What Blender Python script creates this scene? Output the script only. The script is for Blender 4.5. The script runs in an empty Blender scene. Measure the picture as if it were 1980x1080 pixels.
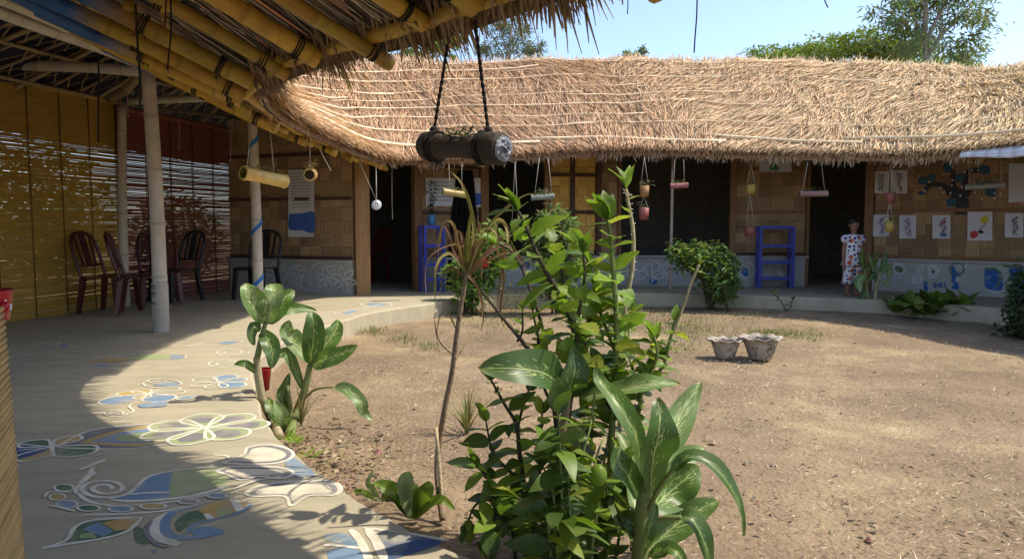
import bpy, math, random
import numpy as np
from mathutils import Vector, Matrix
random.seed(7); rng = np.random.default_rng(11)
SC = bpy.context.scene
COL = SC.collection
R = math.radians
# ------------------------------------------------------------------ camera, sky, sun, exposure
VZ = 0.18                      # veranda floor above the yard
CZ = VZ + 1.05                 # camera height
F = 1430.0; PITCH = math.atan(110/1430.0)
cam_d = bpy.data.cameras.new('camera'); cam = bpy.data.objects.new('camera', cam_d); COL.objects.link(cam)
cam.location = (0, 0, CZ); cam.rotation_euler = (R(90)-PITCH, 0, 0)
cam_d.sensor_width = 36; cam_d.lens = 36*F/1980; cam_d.clip_end = 2000; cam_d.clip_start = 0.05
SC.camera = cam
SUN_EL, SUN_AZ = R(57), R(2)   # azimuth measured from +X towards +Y
w = bpy.data.worlds.new('World'); SC.world = w; w.use_nodes = True
nt = w.node_tree; bg = nt.nodes['Background']; sky = nt.nodes.new('ShaderNodeTexSky')
sky.sky_type = 'NISHITA'; sky.sun_disc = False; sky.sun_elevation = SUN_EL; sky.sun_rotation = R(90)-SUN_AZ
sky.air_density = 0.85; sky.dust_density = 1.4; sky.ozone_density = 1.6
nt.links.new(sky.outputs[0], bg.inputs[0]); bg.inputs[1].default_value = 0.112
sd = Vector((math.cos(SUN_EL)*math.cos(SUN_AZ), math.cos(SUN_EL)*math.sin(SUN_AZ), math.sin(SUN_EL)))
sl = bpy.data.lights.new('sun', 'SUN'); sl.energy = 2.05; sl.angle = R(0.55); sl.color = (1.0, 0.91, 0.75)
so = bpy.data.objects.new('sun', sl); COL.objects.link(so); so.rotation_euler = sd.to_track_quat('Z', 'Y').to_euler()
so.location = (20, 5, 30)
SC.view_settings.view_transform = 'Standard'; SC.view_settings.look = 'None'
SC.view_settings.exposure = 1.44; SC.view_settings.gamma = 1.0
SC.cycles.max_bounces = 8; SC.cycles.transparent_max_bounces = 8

# ------------------------------------------------------------------ projection helpers (target pixels -> real points)
_sp, _cp = math.sin(PITCH), math.cos(PITCH)
def ray(px, py):
    u = (px-990)/F; v = (540-py)/F
    return Vector((u, _cp+v*_sp, -_sp+v*_cp))
def P(px, py, Y):
    d = ray(px, py); k = Y/d.y
    return Vector((d.x*k, Y, CZ+d.z*k))
def G(px, py, z=0.0):
    d = ray(px, py); k = (z-CZ)/d.z
    return Vector((d.x*k, d.y*k, z))
def V3(p): return Vector(p)

# ------------------------------------------------------------------ object helpers
WLOC = {}
def tag(o, label=None, cat=None, group=None, kind=None):
    if label: o['label'] = label
    if cat: o['category'] = cat
    if group: o['group'] = group
    if kind: o['kind'] = kind
    return o
def thing(name, loc, label, cat, group=None):
    o = bpy.data.objects.new(name, None); COL.objects.link(o)
    o.empty_display_size = 0.1; o.location = loc; WLOC[o.name] = Vector(loc)
    return tag(o, label, cat, group)
def link(name, me, parent=None, loc=None):
    o = bpy.data.objects.new(name, me); COL.objects.link(o)
    if parent: o.parent = parent
    if loc is not None: o.location = loc
    WLOC[o.name] = (WLOC.get(parent.name, Vector((0,0,0))) if parent else Vector((0,0,0))) + Vector(o.location)
    return o
def np_mesh(name, V, F4, mat, cols=None, smooth=False, uv=None, nside=4):
    V = np.asarray(V, dtype=np.float32); F4 = np.asarray(F4, dtype=np.int32)
    me = bpy.data.meshes.new(name); n = len(V); m = len(F4)
    me.vertices.add(n); me.vertices.foreach_set('co', V.ravel())
    me.loops.add(m*nside); me.loops.foreach_set('vertex_index', F4.ravel())
    me.polygons.add(m); me.polygons.foreach_set('loop_start', np.arange(0, m*nside, nside, dtype=np.int32))
    if smooth: me.polygons.foreach_set('use_smooth', np.ones(m, dtype=bool))
    me.update(calc_edges=True); me.validate()
    if cols is not None:
        a = me.color_attributes.new('Col', 'FLOAT_COLOR', 'POINT')
        c = np.ones((n, 4), dtype=np.float32); c[:, :3] = cols; a.data.foreach_set('color', c.ravel())
    me.materials.append(mat); return me
class MB:
    """collects vertices and faces (world coordinates), becomes ONE mesh"""
    def __init__(s): s.v=[]; s.f=[]; s.c=[]; s.uv=[]; s.sm=True
    def add(s, vs, fs, col=(1,1,1), uvs=None):
        b=len(s.v); s.v += [tuple(v) for v in vs]; s.f += [tuple(i+b for i in f) for f in fs]
        s.c += [col]*len(vs) if not isinstance(col, list) else col
        s.uv += uvs if uvs else [(0,0)]*len(vs)
    def box(s, c, size, rz=0, col=(1,1,1), ax=None):
        sx,sy,sz=[k/2 for k in size]; c=V3(c); m=Matrix.Rotation(rz,3,'Z') if ax is None else ax
        vs=[c+m@Vector((x*sx,y*sy,z*sz)) for x in(-1,1) for y in(-1,1) for z in(-1,1)]
        s.add(vs,[(0,1,3,2),(4,6,7,5),(0,4,5,1),(2,3,7,6),(0,2,6,4),(1,5,7,3)],col)
    def bar(s, a, b, wd, th, up=(0,0,1), col=(1,1,1)):
        a=V3(a); b=V3(b); d=(b-a); L=d.length; d.normalize(); u=V3(up); sd_=d.cross(u)
        if sd_.length<1e-4: sd_=d.cross(Vector((0,1,0)))
        sd_.normalize(); u=sd_.cross(d)
        m=Matrix((d,sd_,u)).transposed(); s.box((a+b)/2,(L,wd,th),ax=m,col=col)
    def tube(s, pts, rad, n=8, col=(1,1,1), cap=True):
        pts=[V3(p) for p in pts]; k=len(pts)
        if not hasattr(rad,'__len__'): rad=[rad]*k
        if not isinstance(col,list): col=[col]*k
        b=len(s.v); prev=None
        for i,p in enumerate(pts):
            d=(pts[min(i+1,k-1)]-pts[max(i-1,0)])
            if d.length<1e-6: d=Vector((0,0,1))
            d.normalize()
            if prev is None:
                x=d.cross(Vector((0,0,1)))
                if x.length<.05: x=d.cross(Vector((1,0,0)))
            else: x=prev-d*prev.dot(d)
            x.normalize(); prev=x; y=d.cross(x)
            for j in range(n):
                a=2*math.pi*j/n; s.v.append(tuple(p+(x*math.cos(a)+y*math.sin(a))*rad[i])); s.c.append(col[i]); s.uv.append((j/n,i/k))
        for i in range(k-1):
            for j in range(n):
                j2=(j+1)%n; s.f.append((b+i*n+j,b+i*n+j2,b+(i+1)*n+j2,b+(i+1)*n+j))
        if cap:
            s.f.append(tuple(b+j for j in range(n-1,-1,-1))); s.f.append(tuple(b+(k-1)*n+j for j in range(n)))
    def lathe(s, c, prof, n=20, col=(1,1,1), jit=0.0, ax=None):
        c=V3(c); b=len(s.v); m=ax or Matrix.Identity(3)
        for (r,z) in prof:
            for j in range(n):
                a=2*math.pi*j/n; q=r*(1+jit*math.sin(a*9+z*3)); s.v.append(tuple(c+m@Vector((q*math.cos(a),q*math.sin(a),z)))); s.c.append(col); s.uv.append((j/n,z))
        for i in range(len(prof)-1):
            for j in range(n):
                j2=(j+1)%n; s.f.append((b+i*n+j,b+i*n+j2,b+(i+1)*n+j2,b+(i+1)*n+j))
    def sphere(s, c, r, n=10, m=7, col=(1,1,1)):
        if not hasattr(r,'__len__'): r=(r,r,r)
        prof=[(max(1e-4,math.sin(math.pi*i/m)),-math.cos(math.pi*i/m)) for i in range(m+1)]
        b=len(s.v); s.lathe((0,0,0),prof,n,col)
        for i in range(b,len(s.v)):
            x,y,z=s.v[i]; s.v[i]=(c[0]+x*r[0],c[1]+y*r[1],c[2]+z*r[2])
    def poly(s, pts, col=(1,1,1)): s.add(pts,[tuple(range(len(pts)))],col)
    def build(s, name, mat, parent=None, smooth=None, local=False):
        off = Vector((0,0,0)) if (local or parent is None) else WLOC.get(parent.name, Vector((0,0,0)))
        me=bpy.data.meshes.new(name); me.from_pydata([(v[0]-off.x,v[1]-off.y,v[2]-off.z) for v in s.v],[],s.f)
        a=me.color_attributes.new('Col','FLOAT_COLOR','POINT')
        c=np.ones((len(s.v),4),dtype=np.float32); c[:,:3]=np.asarray(s.c,dtype=np.float32).reshape(-1,3); a.data.foreach_set('color',c.ravel())
        ul=me.uv_layers.new(name='UVMap'); li=np.zeros(len(me.loops),dtype=np.int32); me.loops.foreach_get('vertex_index',li)
        ul.data.foreach_set('uv',np.asarray(s.uv,dtype=np.float32)[li].ravel())
        if s.sm if smooth is None else smooth: me.polygons.foreach_set('use_smooth',np.ones(len(me.polygons),dtype=bool))
        me.materials.append(mat); me.update(); return link(name,me,parent)

# ------------------------------------------------------------------ materials
def N(nt,t,**k):
    n=nt.nodes.new(t)
    for a,b in k.items(): setattr(n,a,b)
    return n
def mat(name, color, rough=.8, attr=False, var=.25, scale=8, stretch=(1,1,1), bump=.0, bscale=40, coord='Object', second=None, sec_scale=3, sec_lo=.45, sec_hi=.62, rand=0., spec=.3, trans=0., coat=0., metal=0.):
    m=bpy.data.materials.new(name); m.use_nodes=True; t=m.node_tree; L=t.links; bs=t.nodes['Principled BSDF']
    bs.inputs['Roughness'].default_value=rough; bs.inputs['Specular IOR Level'].default_value=spec; bs.inputs['Metallic'].default_value=metal
    tc=N(t,'ShaderNodeTexCoord'); mp=N(t,'ShaderNodeMapping'); mp.inputs['Scale'].default_value=stretch
    L.new(tc.outputs[coord],mp.inputs[0])
    nz=N(t,'ShaderNodeTexNoise'); nz.inputs['Scale'].default_value=scale; nz.inputs['Detail'].default_value=6; nz.inputs['Roughness'].default_value=.65; L.new(mp.outputs[0],nz.inputs[0])
    rp=N(t,'ShaderNodeMapRange'); rp.inputs[1].default_value=.25; rp.inputs[2].default_value=.75; rp.inputs[3].default_value=1-var; rp.inputs[4].default_value=1+var; L.new(nz.outputs[0],rp.inputs[0])
    base=N(t,'ShaderNodeRGB'); base.outputs[0].default_value=(*color,1); cur=base.outputs[0]
    if attr:
        at=N(t,'ShaderNodeAttribute',attribute_name='Col'); mx=N(t,'ShaderNodeMix',data_type='RGBA',blend_type='MULTIPLY'); mx.inputs[0].default_value=1
        L.new(cur,mx.inputs[6]); L.new(at.outputs[0],mx.inputs[7]); cur=mx.outputs[2]
    if second:
        n2=N(t,'ShaderNodeTexNoise'); n2.inputs['Scale'].default_value=sec_scale; n2.inputs['Detail'].default_value=8; n2.inputs['Roughness'].default_value=.7; L.new(mp.outputs[0],n2.inputs[0])
        r2=N(t,'ShaderNodeMapRange'); r2.inputs[1].default_value=sec_lo; r2.inputs[2].default_value=sec_hi; L.new(n2.outputs[0],r2.inputs[0])
        mx=N(t,'ShaderNodeMix',data_type='RGBA'); L.new(r2.outputs[0],mx.inputs[0]); L.new(cur,mx.inputs[6]); mx.inputs[7].default_value=(*second,1); cur=mx.outputs[2]
    vm=N(t,'ShaderNodeVectorMath',operation='SCALE'); L.new(cur,vm.inputs[0])
    if rand:
        oi=N(t,'ShaderNodeObjectInfo'); rr=N(t,'ShaderNodeMapRange'); rr.inputs[3].default_value=1-rand; rr.inputs[4].default_value=1+rand; L.new(oi.outputs['Random'],rr.inputs[0])
        mm=N(t,'ShaderNodeMath',operation='MULTIPLY'); L.new(rr.outputs[0],mm.inputs[0]); L.new(rp.outputs[0],mm.inputs[1]); L.new(mm.outputs[0],vm.inputs['Scale'])
    else: L.new(rp.outputs[0],vm.inputs['Scale'])
    L.new(vm.outputs[0],bs.inputs['Base Color'])
    if name.startswith('leaf_'):
        oi2=N(t,'ShaderNodeObjectInfo'); rx=N(t,'ShaderNodeMath',operation='MULTIPLY'); L.new(oi2.outputs['Random'],rx.inputs[0]); rx.inputs[1].default_value=37.7; fr=N(t,'ShaderNodeMath',operation='FRACT'); L.new(rx.outputs[0],fr.inputs[0])
        yr=N(t,'ShaderNodeMapRange'); yr.inputs[1].default_value=.72; yr.inputs[2].default_value=1.0; yr.inputs[4].default_value=.75; L.new(fr.outputs[0],yr.inputs[0])
        n4=N(t,'ShaderNodeTexNoise'); n4.inputs['Scale'].default_value=5; L.new(tc.outputs['Object'],n4.inputs[0]); m4=N(t,'ShaderNodeMath',operation='MULTIPLY'); L.new(n4.outputs[0],m4.inputs[0]); L.new(yr.outputs[0],m4.inputs[1]); m5=N(t,'ShaderNodeMath',operation='MULTIPLY'); L.new(m4.outputs[0],m5.inputs[0]); m5.inputs[1].default_value=1.8; m5.use_clamp=True
        src_=vm.inputs[0].links[0].from_socket; mz=N(t,'ShaderNodeMix',data_type='RGBA'); L.new(m5.outputs[0],mz.inputs[0]); L.new(src_,mz.inputs[6]); mz.inputs[7].default_value=(.33,.33,.05,1); L.new(mz.outputs[2],vm.inputs[0])
    if coat: bs.inputs['Coat Weight'].default_value=coat
    if bump:
        nb=N(t,'ShaderNodeTexNoise'); nb.inputs['Scale'].default_value=bscale; nb.inputs['Detail'].default_value=8; L.new(mp.outputs[0],nb.inputs[0])
        bm=N(t,'ShaderNodeBump'); bm.inputs['Strength'].default_value=bump; bm.inputs['Distance'].default_value=.02; L.new(nb.outputs[0],bm.inputs['Height']); L.new(bm.outputs[0],bs.inputs['Normal'])
    if trans:
        tr=N(t,'ShaderNodeBsdfTranslucent'); sc=N(t,'ShaderNodeVectorMath',operation='MULTIPLY'); L.new(vm.outputs[0],sc.inputs[0]); sc.inputs[1].default_value=(1.25,1.35,.55) if trans<1 else (1,1,1)
        L.new(sc.outputs[0],tr.inputs[0]); ms=N(t,'ShaderNodeMixShader'); ms.inputs[0].default_value=trans
        out=t.nodes['Material Output']; L.new(bs.outputs[0],ms.inputs[1]); L.new(tr.outputs[0],ms.inputs[2]); L.new(ms.outputs[0],out.inputs[0])
    return m
def variegated(name, dark, pale, amount, trans=.3):
    m=mat(name,dark,.42,var=.18,scale=12,trans=trans,spec=.45); t=m.node_tree; L=t.links
    tc=N(t,'ShaderNodeTexCoord'); mp=N(t,'ShaderNodeMapping'); mp.inputs['Scale'].default_value=(9,26,1); L.new(tc.outputs['UV'],mp.inputs[0])
    # veins run outwards: shear u,v
    sx=N(t,'ShaderNodeSeparateXYZ'); L.new(tc.outputs['UV'],sx.inputs[0])
    ab=N(t,'ShaderNodeMath',operation='ABSOLUTE'); L.new(sx.outputs[0],ab.inputs[0])
    sh=N(t,'ShaderNodeMath',operation='MULTIPLY_ADD'); L.new(ab.outputs[0],sh.inputs[0]); sh.inputs[1].default_value=-.45; L.new(sx.outputs[1],sh.inputs[2])
    cb=N(t,'ShaderNodeCombineXYZ'); m1=N(t,'ShaderNodeMath',operation='MULTIPLY'); L.new(sx.outputs[0],m1.inputs[0]); m1.inputs[1].default_value=6.0
    m2=N(t,'ShaderNodeMath',operation='MULTIPLY'); L.new(sh.outputs[0],m2.inputs[0]); m2.inputs[1].default_value=27.0
    L.new(m1.outputs[0],cb.inputs[0]); L.new(m2.outputs[0],cb.inputs[1])
    oi=N(t,'ShaderNodeObjectInfo'); mo=N(t,'ShaderNodeMath',operation='MULTIPLY'); L.new(oi.outputs['Random'],mo.inputs[0]); mo.inputs[1].default_value=50; L.new(mo.outputs[0],cb.inputs[2])
    nz=N(t,'ShaderNodeTexNoise'); nz.inputs['Scale'].default_value=1.0; nz.inputs['Detail'].default_value=3; L.new(cb.outputs[0],nz.inputs[0])
    ed=N(t,'ShaderNodeMapRange'); ed.inputs[1].default_value=.25; ed.inputs[2].default_value=1.0; ed.inputs[3].default_value=0; ed.inputs[4].default_value=.22; L.new(ab.outputs[0],ed.inputs[0])
    sb=N(t,'ShaderNodeMath',operation='SUBTRACT'); L.new(nz.outputs[0],sb.inputs[0]); L.new(ed.outputs[0],sb.inputs[1])
    rg=N(t,'ShaderNodeMapRange'); rg.inputs[1].default_value=.62-amount; rg.inputs[2].default_value=.66-amount; L.new(sb.outputs[0],rg.inputs[0])
    rib=N(t,'ShaderNodeMapRange'); rib.inputs[1].default_value=.05; rib.inputs[2].default_value=.02; L.new(ab.outputs[0],rib.inputs[0])
    mxx=N(t,'ShaderNodeMath',operation='MAXIMUM'); L.new(rg.outputs[0],mxx.inputs[0]); L.new(rib.outputs[0],mxx.inputs[1])
    vm=[n for n in t.nodes if n.bl_idname=='ShaderNodeVectorMath' and n.operation=='SCALE'][0]
    src=vm.inputs[0].links[0].from_socket; mx=N(t,'ShaderNodeMix',data_type='RGBA'); L.new(mxx.outputs[0],mx.inputs[0]); L.new(src,mx.inputs[6]); mx.inputs[7].default_value=(*pale,1); L.new(mx.outputs[2],vm.inputs[0])
    # browned tip and margin
    n3=N(t,'ShaderNodeTexNoise'); n3.inputs['Scale'].default_value=9; L.new(tc.outputs['UV'],n3.inputs[0])
    ad=N(t,'ShaderNodeMath',operation='MULTIPLY_ADD'); L.new(n3.outputs[0],ad.inputs[0]); ad.inputs[1].default_value=.22; L.new(sx.outputs[1],ad.inputs[2])
    ag=N(t,'ShaderNodeMath',operation='MULTIPLY_ADD'); L.new(ab.outputs[0],ag.inputs[0]); ag.inputs[1].default_value=.12; L.new(ad.outputs[0],ag.inputs[2])
    tr_=N(t,'ShaderNodeMapRange'); tr_.inputs[1].default_value=1.10; tr_.inputs[2].default_value=1.18; tr_.inputs[4].default_value=.85; L.new(ag.outputs[0],tr_.inputs[0])
    my=N(t,'ShaderNodeMix',data_type='RGBA'); L.new(tr_.outputs[0],my.inputs[0]); L.new(mx.outputs[2],my.inputs[6]); my.inputs[7].default_value=(.34,.27,.06,1); L.new(my.outputs[2],vm.inputs[0])
    return m
M={}
M['dirt']=mat('dirt',(.235,.172,.108),.95,var=.3,scale=1.1,second=(.35,.27,.155),sec_scale=.7,sec_lo=.5,sec_hi=.66,bump=.9,bscale=38,spec=.1)
M['concrete']=mat('concrete',(.395,.345,.24),.85,var=.20,scale=2.6,stretch=(1,3.2,1),second=(.36,.32,.225),sec_scale=1.3,sec_lo=.5,sec_hi=.75,bump=.18,bscale=60,spec=.2)
M['dado']=mat('plaster',(.42,.415,.385),.9,var=.3,scale=2,second=(.31,.305,.28),sec_scale=2,bump=.2,bscale=50)
M['thatch']=mat('thatch_straw',(1,1,1),.85,attr=True,var=.16,scale=14,trans=.12,spec=.2)
M['thatch_base']=mat('thatch_base',(.34,.22,.13),.95,var=.5,scale=18,bump=1,bscale=50)
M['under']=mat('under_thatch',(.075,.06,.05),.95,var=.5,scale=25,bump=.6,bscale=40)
M['bamboo']=mat('bamboo_culm',(1,1,1),.42,attr=True,var=.3,scale=7,second=(.10,.065,.03),sec_scale=5,sec_lo=.52,sec_hi=.82,bump=.2,bscale=50,spec=.4,rand=.22)
M['rawbamboo']=mat('raw_bamboo',(1,1,1),.7,attr=True,var=.18,scale=7,bump=.25,bscale=50,rand=.08)
M['yslat']=mat('blind_yellow_slats',(.46,.28,.055),.6,var=.3,scale=14,stretch=(.3,.3,6),trans=.28)
M['rslat']=mat('blind_red_slats',(.19,.055,.035),.6,var=.3,scale=14,stretch=(.3,.3,6),trans=.1)
M['dslat']=mat('screen_slats',(.5,.33,.13),.5,var=.25,scale=20,rand=.2,bump=.1)
M['cord']=mat('dark_cord',(.02,.017,.015),.9)
M['white_cord']=mat('pale_cord',(.55,.5,.43),.9)
M['tarp']=mat('navy_tarp',(.012,.014,.03),.6,var=.4,scale=3)
M['split']=mat('split_bamboo',(.30,.21,.12),.75,var=.3,scale=9)
M['weave']=mat('woven_bamboo',(.35,.225,.115),.65,var=.28,scale=9,rand=.3,bump=.2,bscale=60)
M['weave_gap']=mat('weave_backing',(.20,.12,.055),.8,var=.3)
M['shutter']=mat('shutter_weave',(.72,.43,.10),.6,var=.25,scale=16,rand=.16)
M['wood']=mat('brown_wood',(.22,.115,.05),.65,var=.3,scale=6,stretch=(6,6,.7),bump=.3,bscale=20,rand=.1)
M['darkwood']=mat('dark_wood',(.09,.05,.03),.7,var=.3,scale=8,rand=.1)
M['lightwood']=mat('light_wood',(.32,.18,.075),.6,var=.3,scale=5,stretch=(5,5,.6),bump=.3,bscale=20)
M['inside']=mat('room_wall',(.17,.155,.13),.9,var=.3)
M['chair']=mat('maroon_plastic',(.075,.012,.012),.34,var=.1,spec=.5)
M['redchair']=mat('red_chair_plastic',(.16,.012,.012),.5,var=.1)
M['blackchair']=mat('black_plastic',(.012,.012,.014),.4,var=.1,spec=.5)
M['bluepaint']=mat('blue_paint',(.035,.05,.33),.42,var=.15,spec=.4)
M['paper']=mat('paper',(.62,.60,.60),.9,var=.06,scale=4)
M['clay']=mat('cement_pot',(.36,.31,.25),.9,var=.3,scale=12,second=(.10,.085,.07),sec_scale=9,sec_lo=.5,sec_hi=.62,bump=.6,bscale=40)
M['leaf']=mat('leaf_green',(.135,.215,.035),.42,var=.22,scale=14,trans=.45,rand=.3,spec=.35)
M['leaf_lt']=mat('leaf_light_green',(.21,.31,.045),.42,var=.22,scale=14,trans=.47,rand=.28,spec=.35)
M['leaf_dk']=mat('leaf_dark_green',(.075,.125,.028),.42,var=.25,scale=14,trans=.3,rand=.3,spec=.4)
M['foliage']=mat('foliage',(1,1,1),.55,attr=True,var=.15,scale=9,trans=.35,spec=.25)
M['dief_dk']=variegated('dumb_cane_dark',(.06,.12,.026),(.36,.42,.17),.045)
M['dief_md']=variegated('dumb_cane_green',(.085,.16,.03),(.42,.49,.19),.075)
M['dief_lt']=variegated('dumb_cane_pale',(.15,.235,.075),(.46,.53,.27),.12)
M['stemgreen']=mat('green_stem',(.16,.19,.06),.55,var=.2,scale=14)
M['stembrown']=mat('brown_stem',(.06,.045,.03),.8,var=.3,scale=20,bump=.3)
M['stempale']=mat('pale_cane_stem',(.34,.29,.17),.7,var=.3,scale=22,bump=.3)
M['stemdry']=mat('dry_stem',(.24,.17,.11),.8,var=.4,scale=18,bump=.4)
M['dryleaf']=mat('dry_leaf',(1,1,1),.8,attr=True,var=.25,scale=14,trans=.25)
M['bark']=mat('bark',(.30,.26,.22),.9,var=.3,scale=3,bump=.4,bscale=12)
M['red']=mat('red_plastic',(.45,.015,.02),.35,var=.1,spec=.5)
M['skin']=mat('skin',(.24,.125,.08),.55,var=.1,scale=20)
M['hair']=mat('hair',(.008,.006,.005),.5)
M['darklog']=mat('weathered_log',(.05,.036,.026),.75,var=.5,scale=9,stretch=(1,1,1),bump=.5,bscale=30)
M['plastic_white']=mat('white_plastic',(.72,.74,.78),.4,var=.08)
M['litter']=mat('dry_litter',(1,1,1),.9,attr=True,var=.2,scale=20)
PAINTC={'white':(.70,.66,.54),'blue':(.18,.26,.35),'green':(.31,.36,.17),'ochre':(.46,.31,.11),'grey':(.20,.19,.19),'dkgreen':(.10,.16,.09),'dkblue':(.05,.09,.20),'pale':(.62,.55,.42)}
for k,c in PAINTC.items(): M['p_'+k]=mat('floor_paint_'+k,c,.75,var=.12,scale=5,second=(.40,.355,.26),sec_scale=6,sec_lo=.47,sec_hi=.72,spec=.2)
for k,c in {'white':(.55,.56,.56),'blue':(.03,.11,.34),'green':(.10,.17,.10)}.items(): M['w_'+k]=mat('wall_paint_'+k,c,.8,var=.15,second=(.30,.30,.285),sec_scale=9,sec_lo=.54,sec_hi=.7)
for k,c in {'ink':(.12,.11,.14),'violet':(.22,.12,.3),'redink':(.55,.06,.07),'yellowink':(.6,.5,.05),'blueink':(.06,.13,.4),'greenink':(.06,.25,.08),'orangeink':(.6,.25,.04),'blackink':(.015,.015,.02)}.items(): M[k]=mat(k,c,.9,var=.1)
YEL=(.44,.26,.035); BLU=(.03,.11,.30); RAWB=(.50,.43,.34)

# ------------------------------------------------------------------ plan polylines
def crom(A, s):
    A=np.asarray(A,dtype=float); n=len(A); s=np.clip(np.asarray(s,dtype=float),0,n-1.0001); i=np.floor(s).astype(int); f=(s-i)[...,None]
    p0=A[np.maximum(i-1,0)]; p1=A[i]; p2=A[np.minimum(i+1,n-1)]; p3=A[np.minimum(i+2,n-1)]
    return .5*((2*p1)+(-p0+p2)*f+(2*p0-5*p1+4*p2-p3)*f*f+(-p0+3*p1-3*p2+p3)*f**3)
EAVE=[(2.6,1.1,.8),(1.4,1.55,.8),(.42,2.42,.8),(-.32,3.26,.8),(-1.05,4.06,.8),(-1.55,4.85,.8),(-1.8,6.2,.8),(-1.88,8.0,.8),(-1.8,9.6,.79),(-1.4,10.5,.81),(-.3,10.7,.86),(1.0,10.85,.95),(2.0,10.9,.97),(3.2,10.75,.92),(4.3,10.3,.85),(5.2,9.5,.78),(5.78,8.5,.78),(6.12,7.1,.78),(6.15,5.6,.78),(6.0,3.6,.78)]
RIDGE=[(2.2,-1.3,1.87),(.3,-.6,1.87),(-1.3,.7,1.87),(-2.2,1.75,1.87),(-3.05,2.75,1.87),(-3.75,4.0,1.87),(-4.2,6.0,1.9),(-4.2,8.3,1.95),(-3.9,10.9,2.35),(-3.0,12.4,2.62),(-1.2,13.5,2.85),(.8,13.9,2.96),(2.2,14.0,2.97),(3.9,13.8,2.95),(5.7,13.2,2.78),(7.3,12.1,2.45),(8.5,10.4,2.35),(9.3,8.0,2.35),(9.4,5.6,2.35),(8.9,3.0,2.35)]
OUT=[(1.9,-3.3,1.1),(-.6,-2.4,1.1),(-2.7,-.7,1.1),(-3.8,.5,1.1),(-4.7,1.7,1.1),(-5.6,3.3,1.1),(-6.2,5.8,1.12),(-6.2,8.6,1.12),(-5.9,12.1,1.12),(-4.7,14.6,1.1),(-2.2,16.2,1.1),(.6,16.8,1.1),(2.4,17,1.1),(4.6,16.8,1.1),(7.1,16,1.1),(9.3,14.5,1.1),(11,12.2,1.1),(12,8.8,1.1),(12.2,5.6,1.1),(11.5,2,1.1)]
for A in (EAVE,RIDGE,OUT):
    for i,p in enumerate(A): A[i]=(p[0]+((.03 if i<4 else -.05) if A is EAVE and i<7 else 0),p[1]+((.02 if i<4 else -.02) if A is EAVE and i<5 else 0),p[2]+CZ-(.12 if A is RIDGE and i>7 else 0))
def roof(s,t):
    """inner slope: t 0 eave, 1 ridge; outer slope: t 1..2 (arrays)"""
    s=np.asarray(s,dtype=float); t=np.asarray(t,dtype=float)
    e=crom(EAVE,s); r=crom(RIDGE,s); o=crom(OUT,s); tt=t[...,None]
    p=np.where(tt<=1, e+(r-e)*tt, r+(o-r)*(tt-1))
    wob=.022*np.sin(s*5.1+t*3)+.02*np.sin(s*2.3-t*7)+.012*np.sin(s*11+t*2)
    p[...,2]+=wob*np.clip(t*4,0,1)+np.where(t<=1,.10*np.sin(np.clip(t,0,1)*math.pi),0)
    return p
def RP(s,t,dz=0):
    v=roof(np.array([s]),np.array([t]))[0]; return Vector((v[0],v[1],v[2]+dz))
NS=len(EAVE)-1

KERB=[(2.9,.55),(1.3,1.4),(.55,1.85)]+[tuple(G(*p,VZ))[:2] for p in [(920,1080),(680,950),(545,850),(503,780),(490,720),(512,682),(575,647),(657,621),(711,605),(762,596),(829,587),(880,578),(978,569),(1100,566),(1250,567),(1400,569),(1500,573),(1650,578),(1760,583),(1980,600)]]+[(6.75,7.6),(6.8,5.6),(6.4,3.4)]

# ------------------------------------------------------------------ ground
def axis(lo,hi,a,b,st):
    far1=[lo*x for x in (1,.5,.25,.12,.07)]; far2=[hi*x for x in (.07,.12,.25,.5,1)]
    return np.array([x for x in far1 if x<a-1]+list(np.arange(a,b,st))+[x for x in far2 if x>b+1])
gx=axis(-300,300,-4,9,.05); gy=axis(-300,300,0,13,.05)
XX,YY=np.meshgrid(gx,gy); near=((XX>-4)&(XX<9)&(YY>0)&(YY<13))
ZZ=np.where(near,.010*np.sin(XX*2.1+1.3*np.sin(YY*1.7))+.008*np.sin(YY*3.3+XX*1.1)+.006*np.sin(XX*7.3+2*np.sin(YY*5.1))*np.sin(YY*6.7+1.5*np.sin(XX*4.3))+.004*np.sin(XX*15+YY*9)*np.sin(YY*17-XX*6)+rng.normal(0,.0022,XX.shape),0)-.012
nx,ny=len(gx),len(gy); idx=np.arange(nx*ny).reshape(ny,nx)
Fq=np.stack([idx[:-1,:-1],idx[:-1,1:],idx[1:,1:],idx[1:,:-1]],-1).reshape(-1,4)
tag(link('ground',np_mesh('ground',np.stack([XX,YY,ZZ],-1).reshape(-1,3),Fq,M['dirt'],smooth=True)),kind='structure')

# ------------------------------------------------------------------ veranda floor
mb=MB(); ks=np.linspace(0,len(KERB)-1,150); K=crom([(a,b,0) for a,b in KERB],ks); OO=crom([(a,b,0) for a,b,c in OUT],np.linspace(0,NS,150))
prof_n=4
for i in range(150):
    k=Vector(K[i]); o=Vector(OO[i]); d=(o-k).normalized()
    wv=.006*math.sin(i*1.7)+.005*math.sin(i*.61)
    k=k+d*wv
    for q in [(k+d*-.012, -.05),(k+d*.0,VZ-.018),(k+d*.018,VZ),(k+d*.25,VZ),(o,VZ),(o+d*.02,-.05)]:
        mb.v.append((q[0].x,q[0].y,q[1])); mb.c.append((1,1,1)); mb.uv.append((0,0))
for i in range(149):
    for j in range(5): mb.f.append((i*6+j,(i+1)*6+j,(i+1)*6+j+1,i*6+j+1))
floor=tag(mb.build('veranda_floor',M['concrete'],smooth=False),kind='structure')

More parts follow.
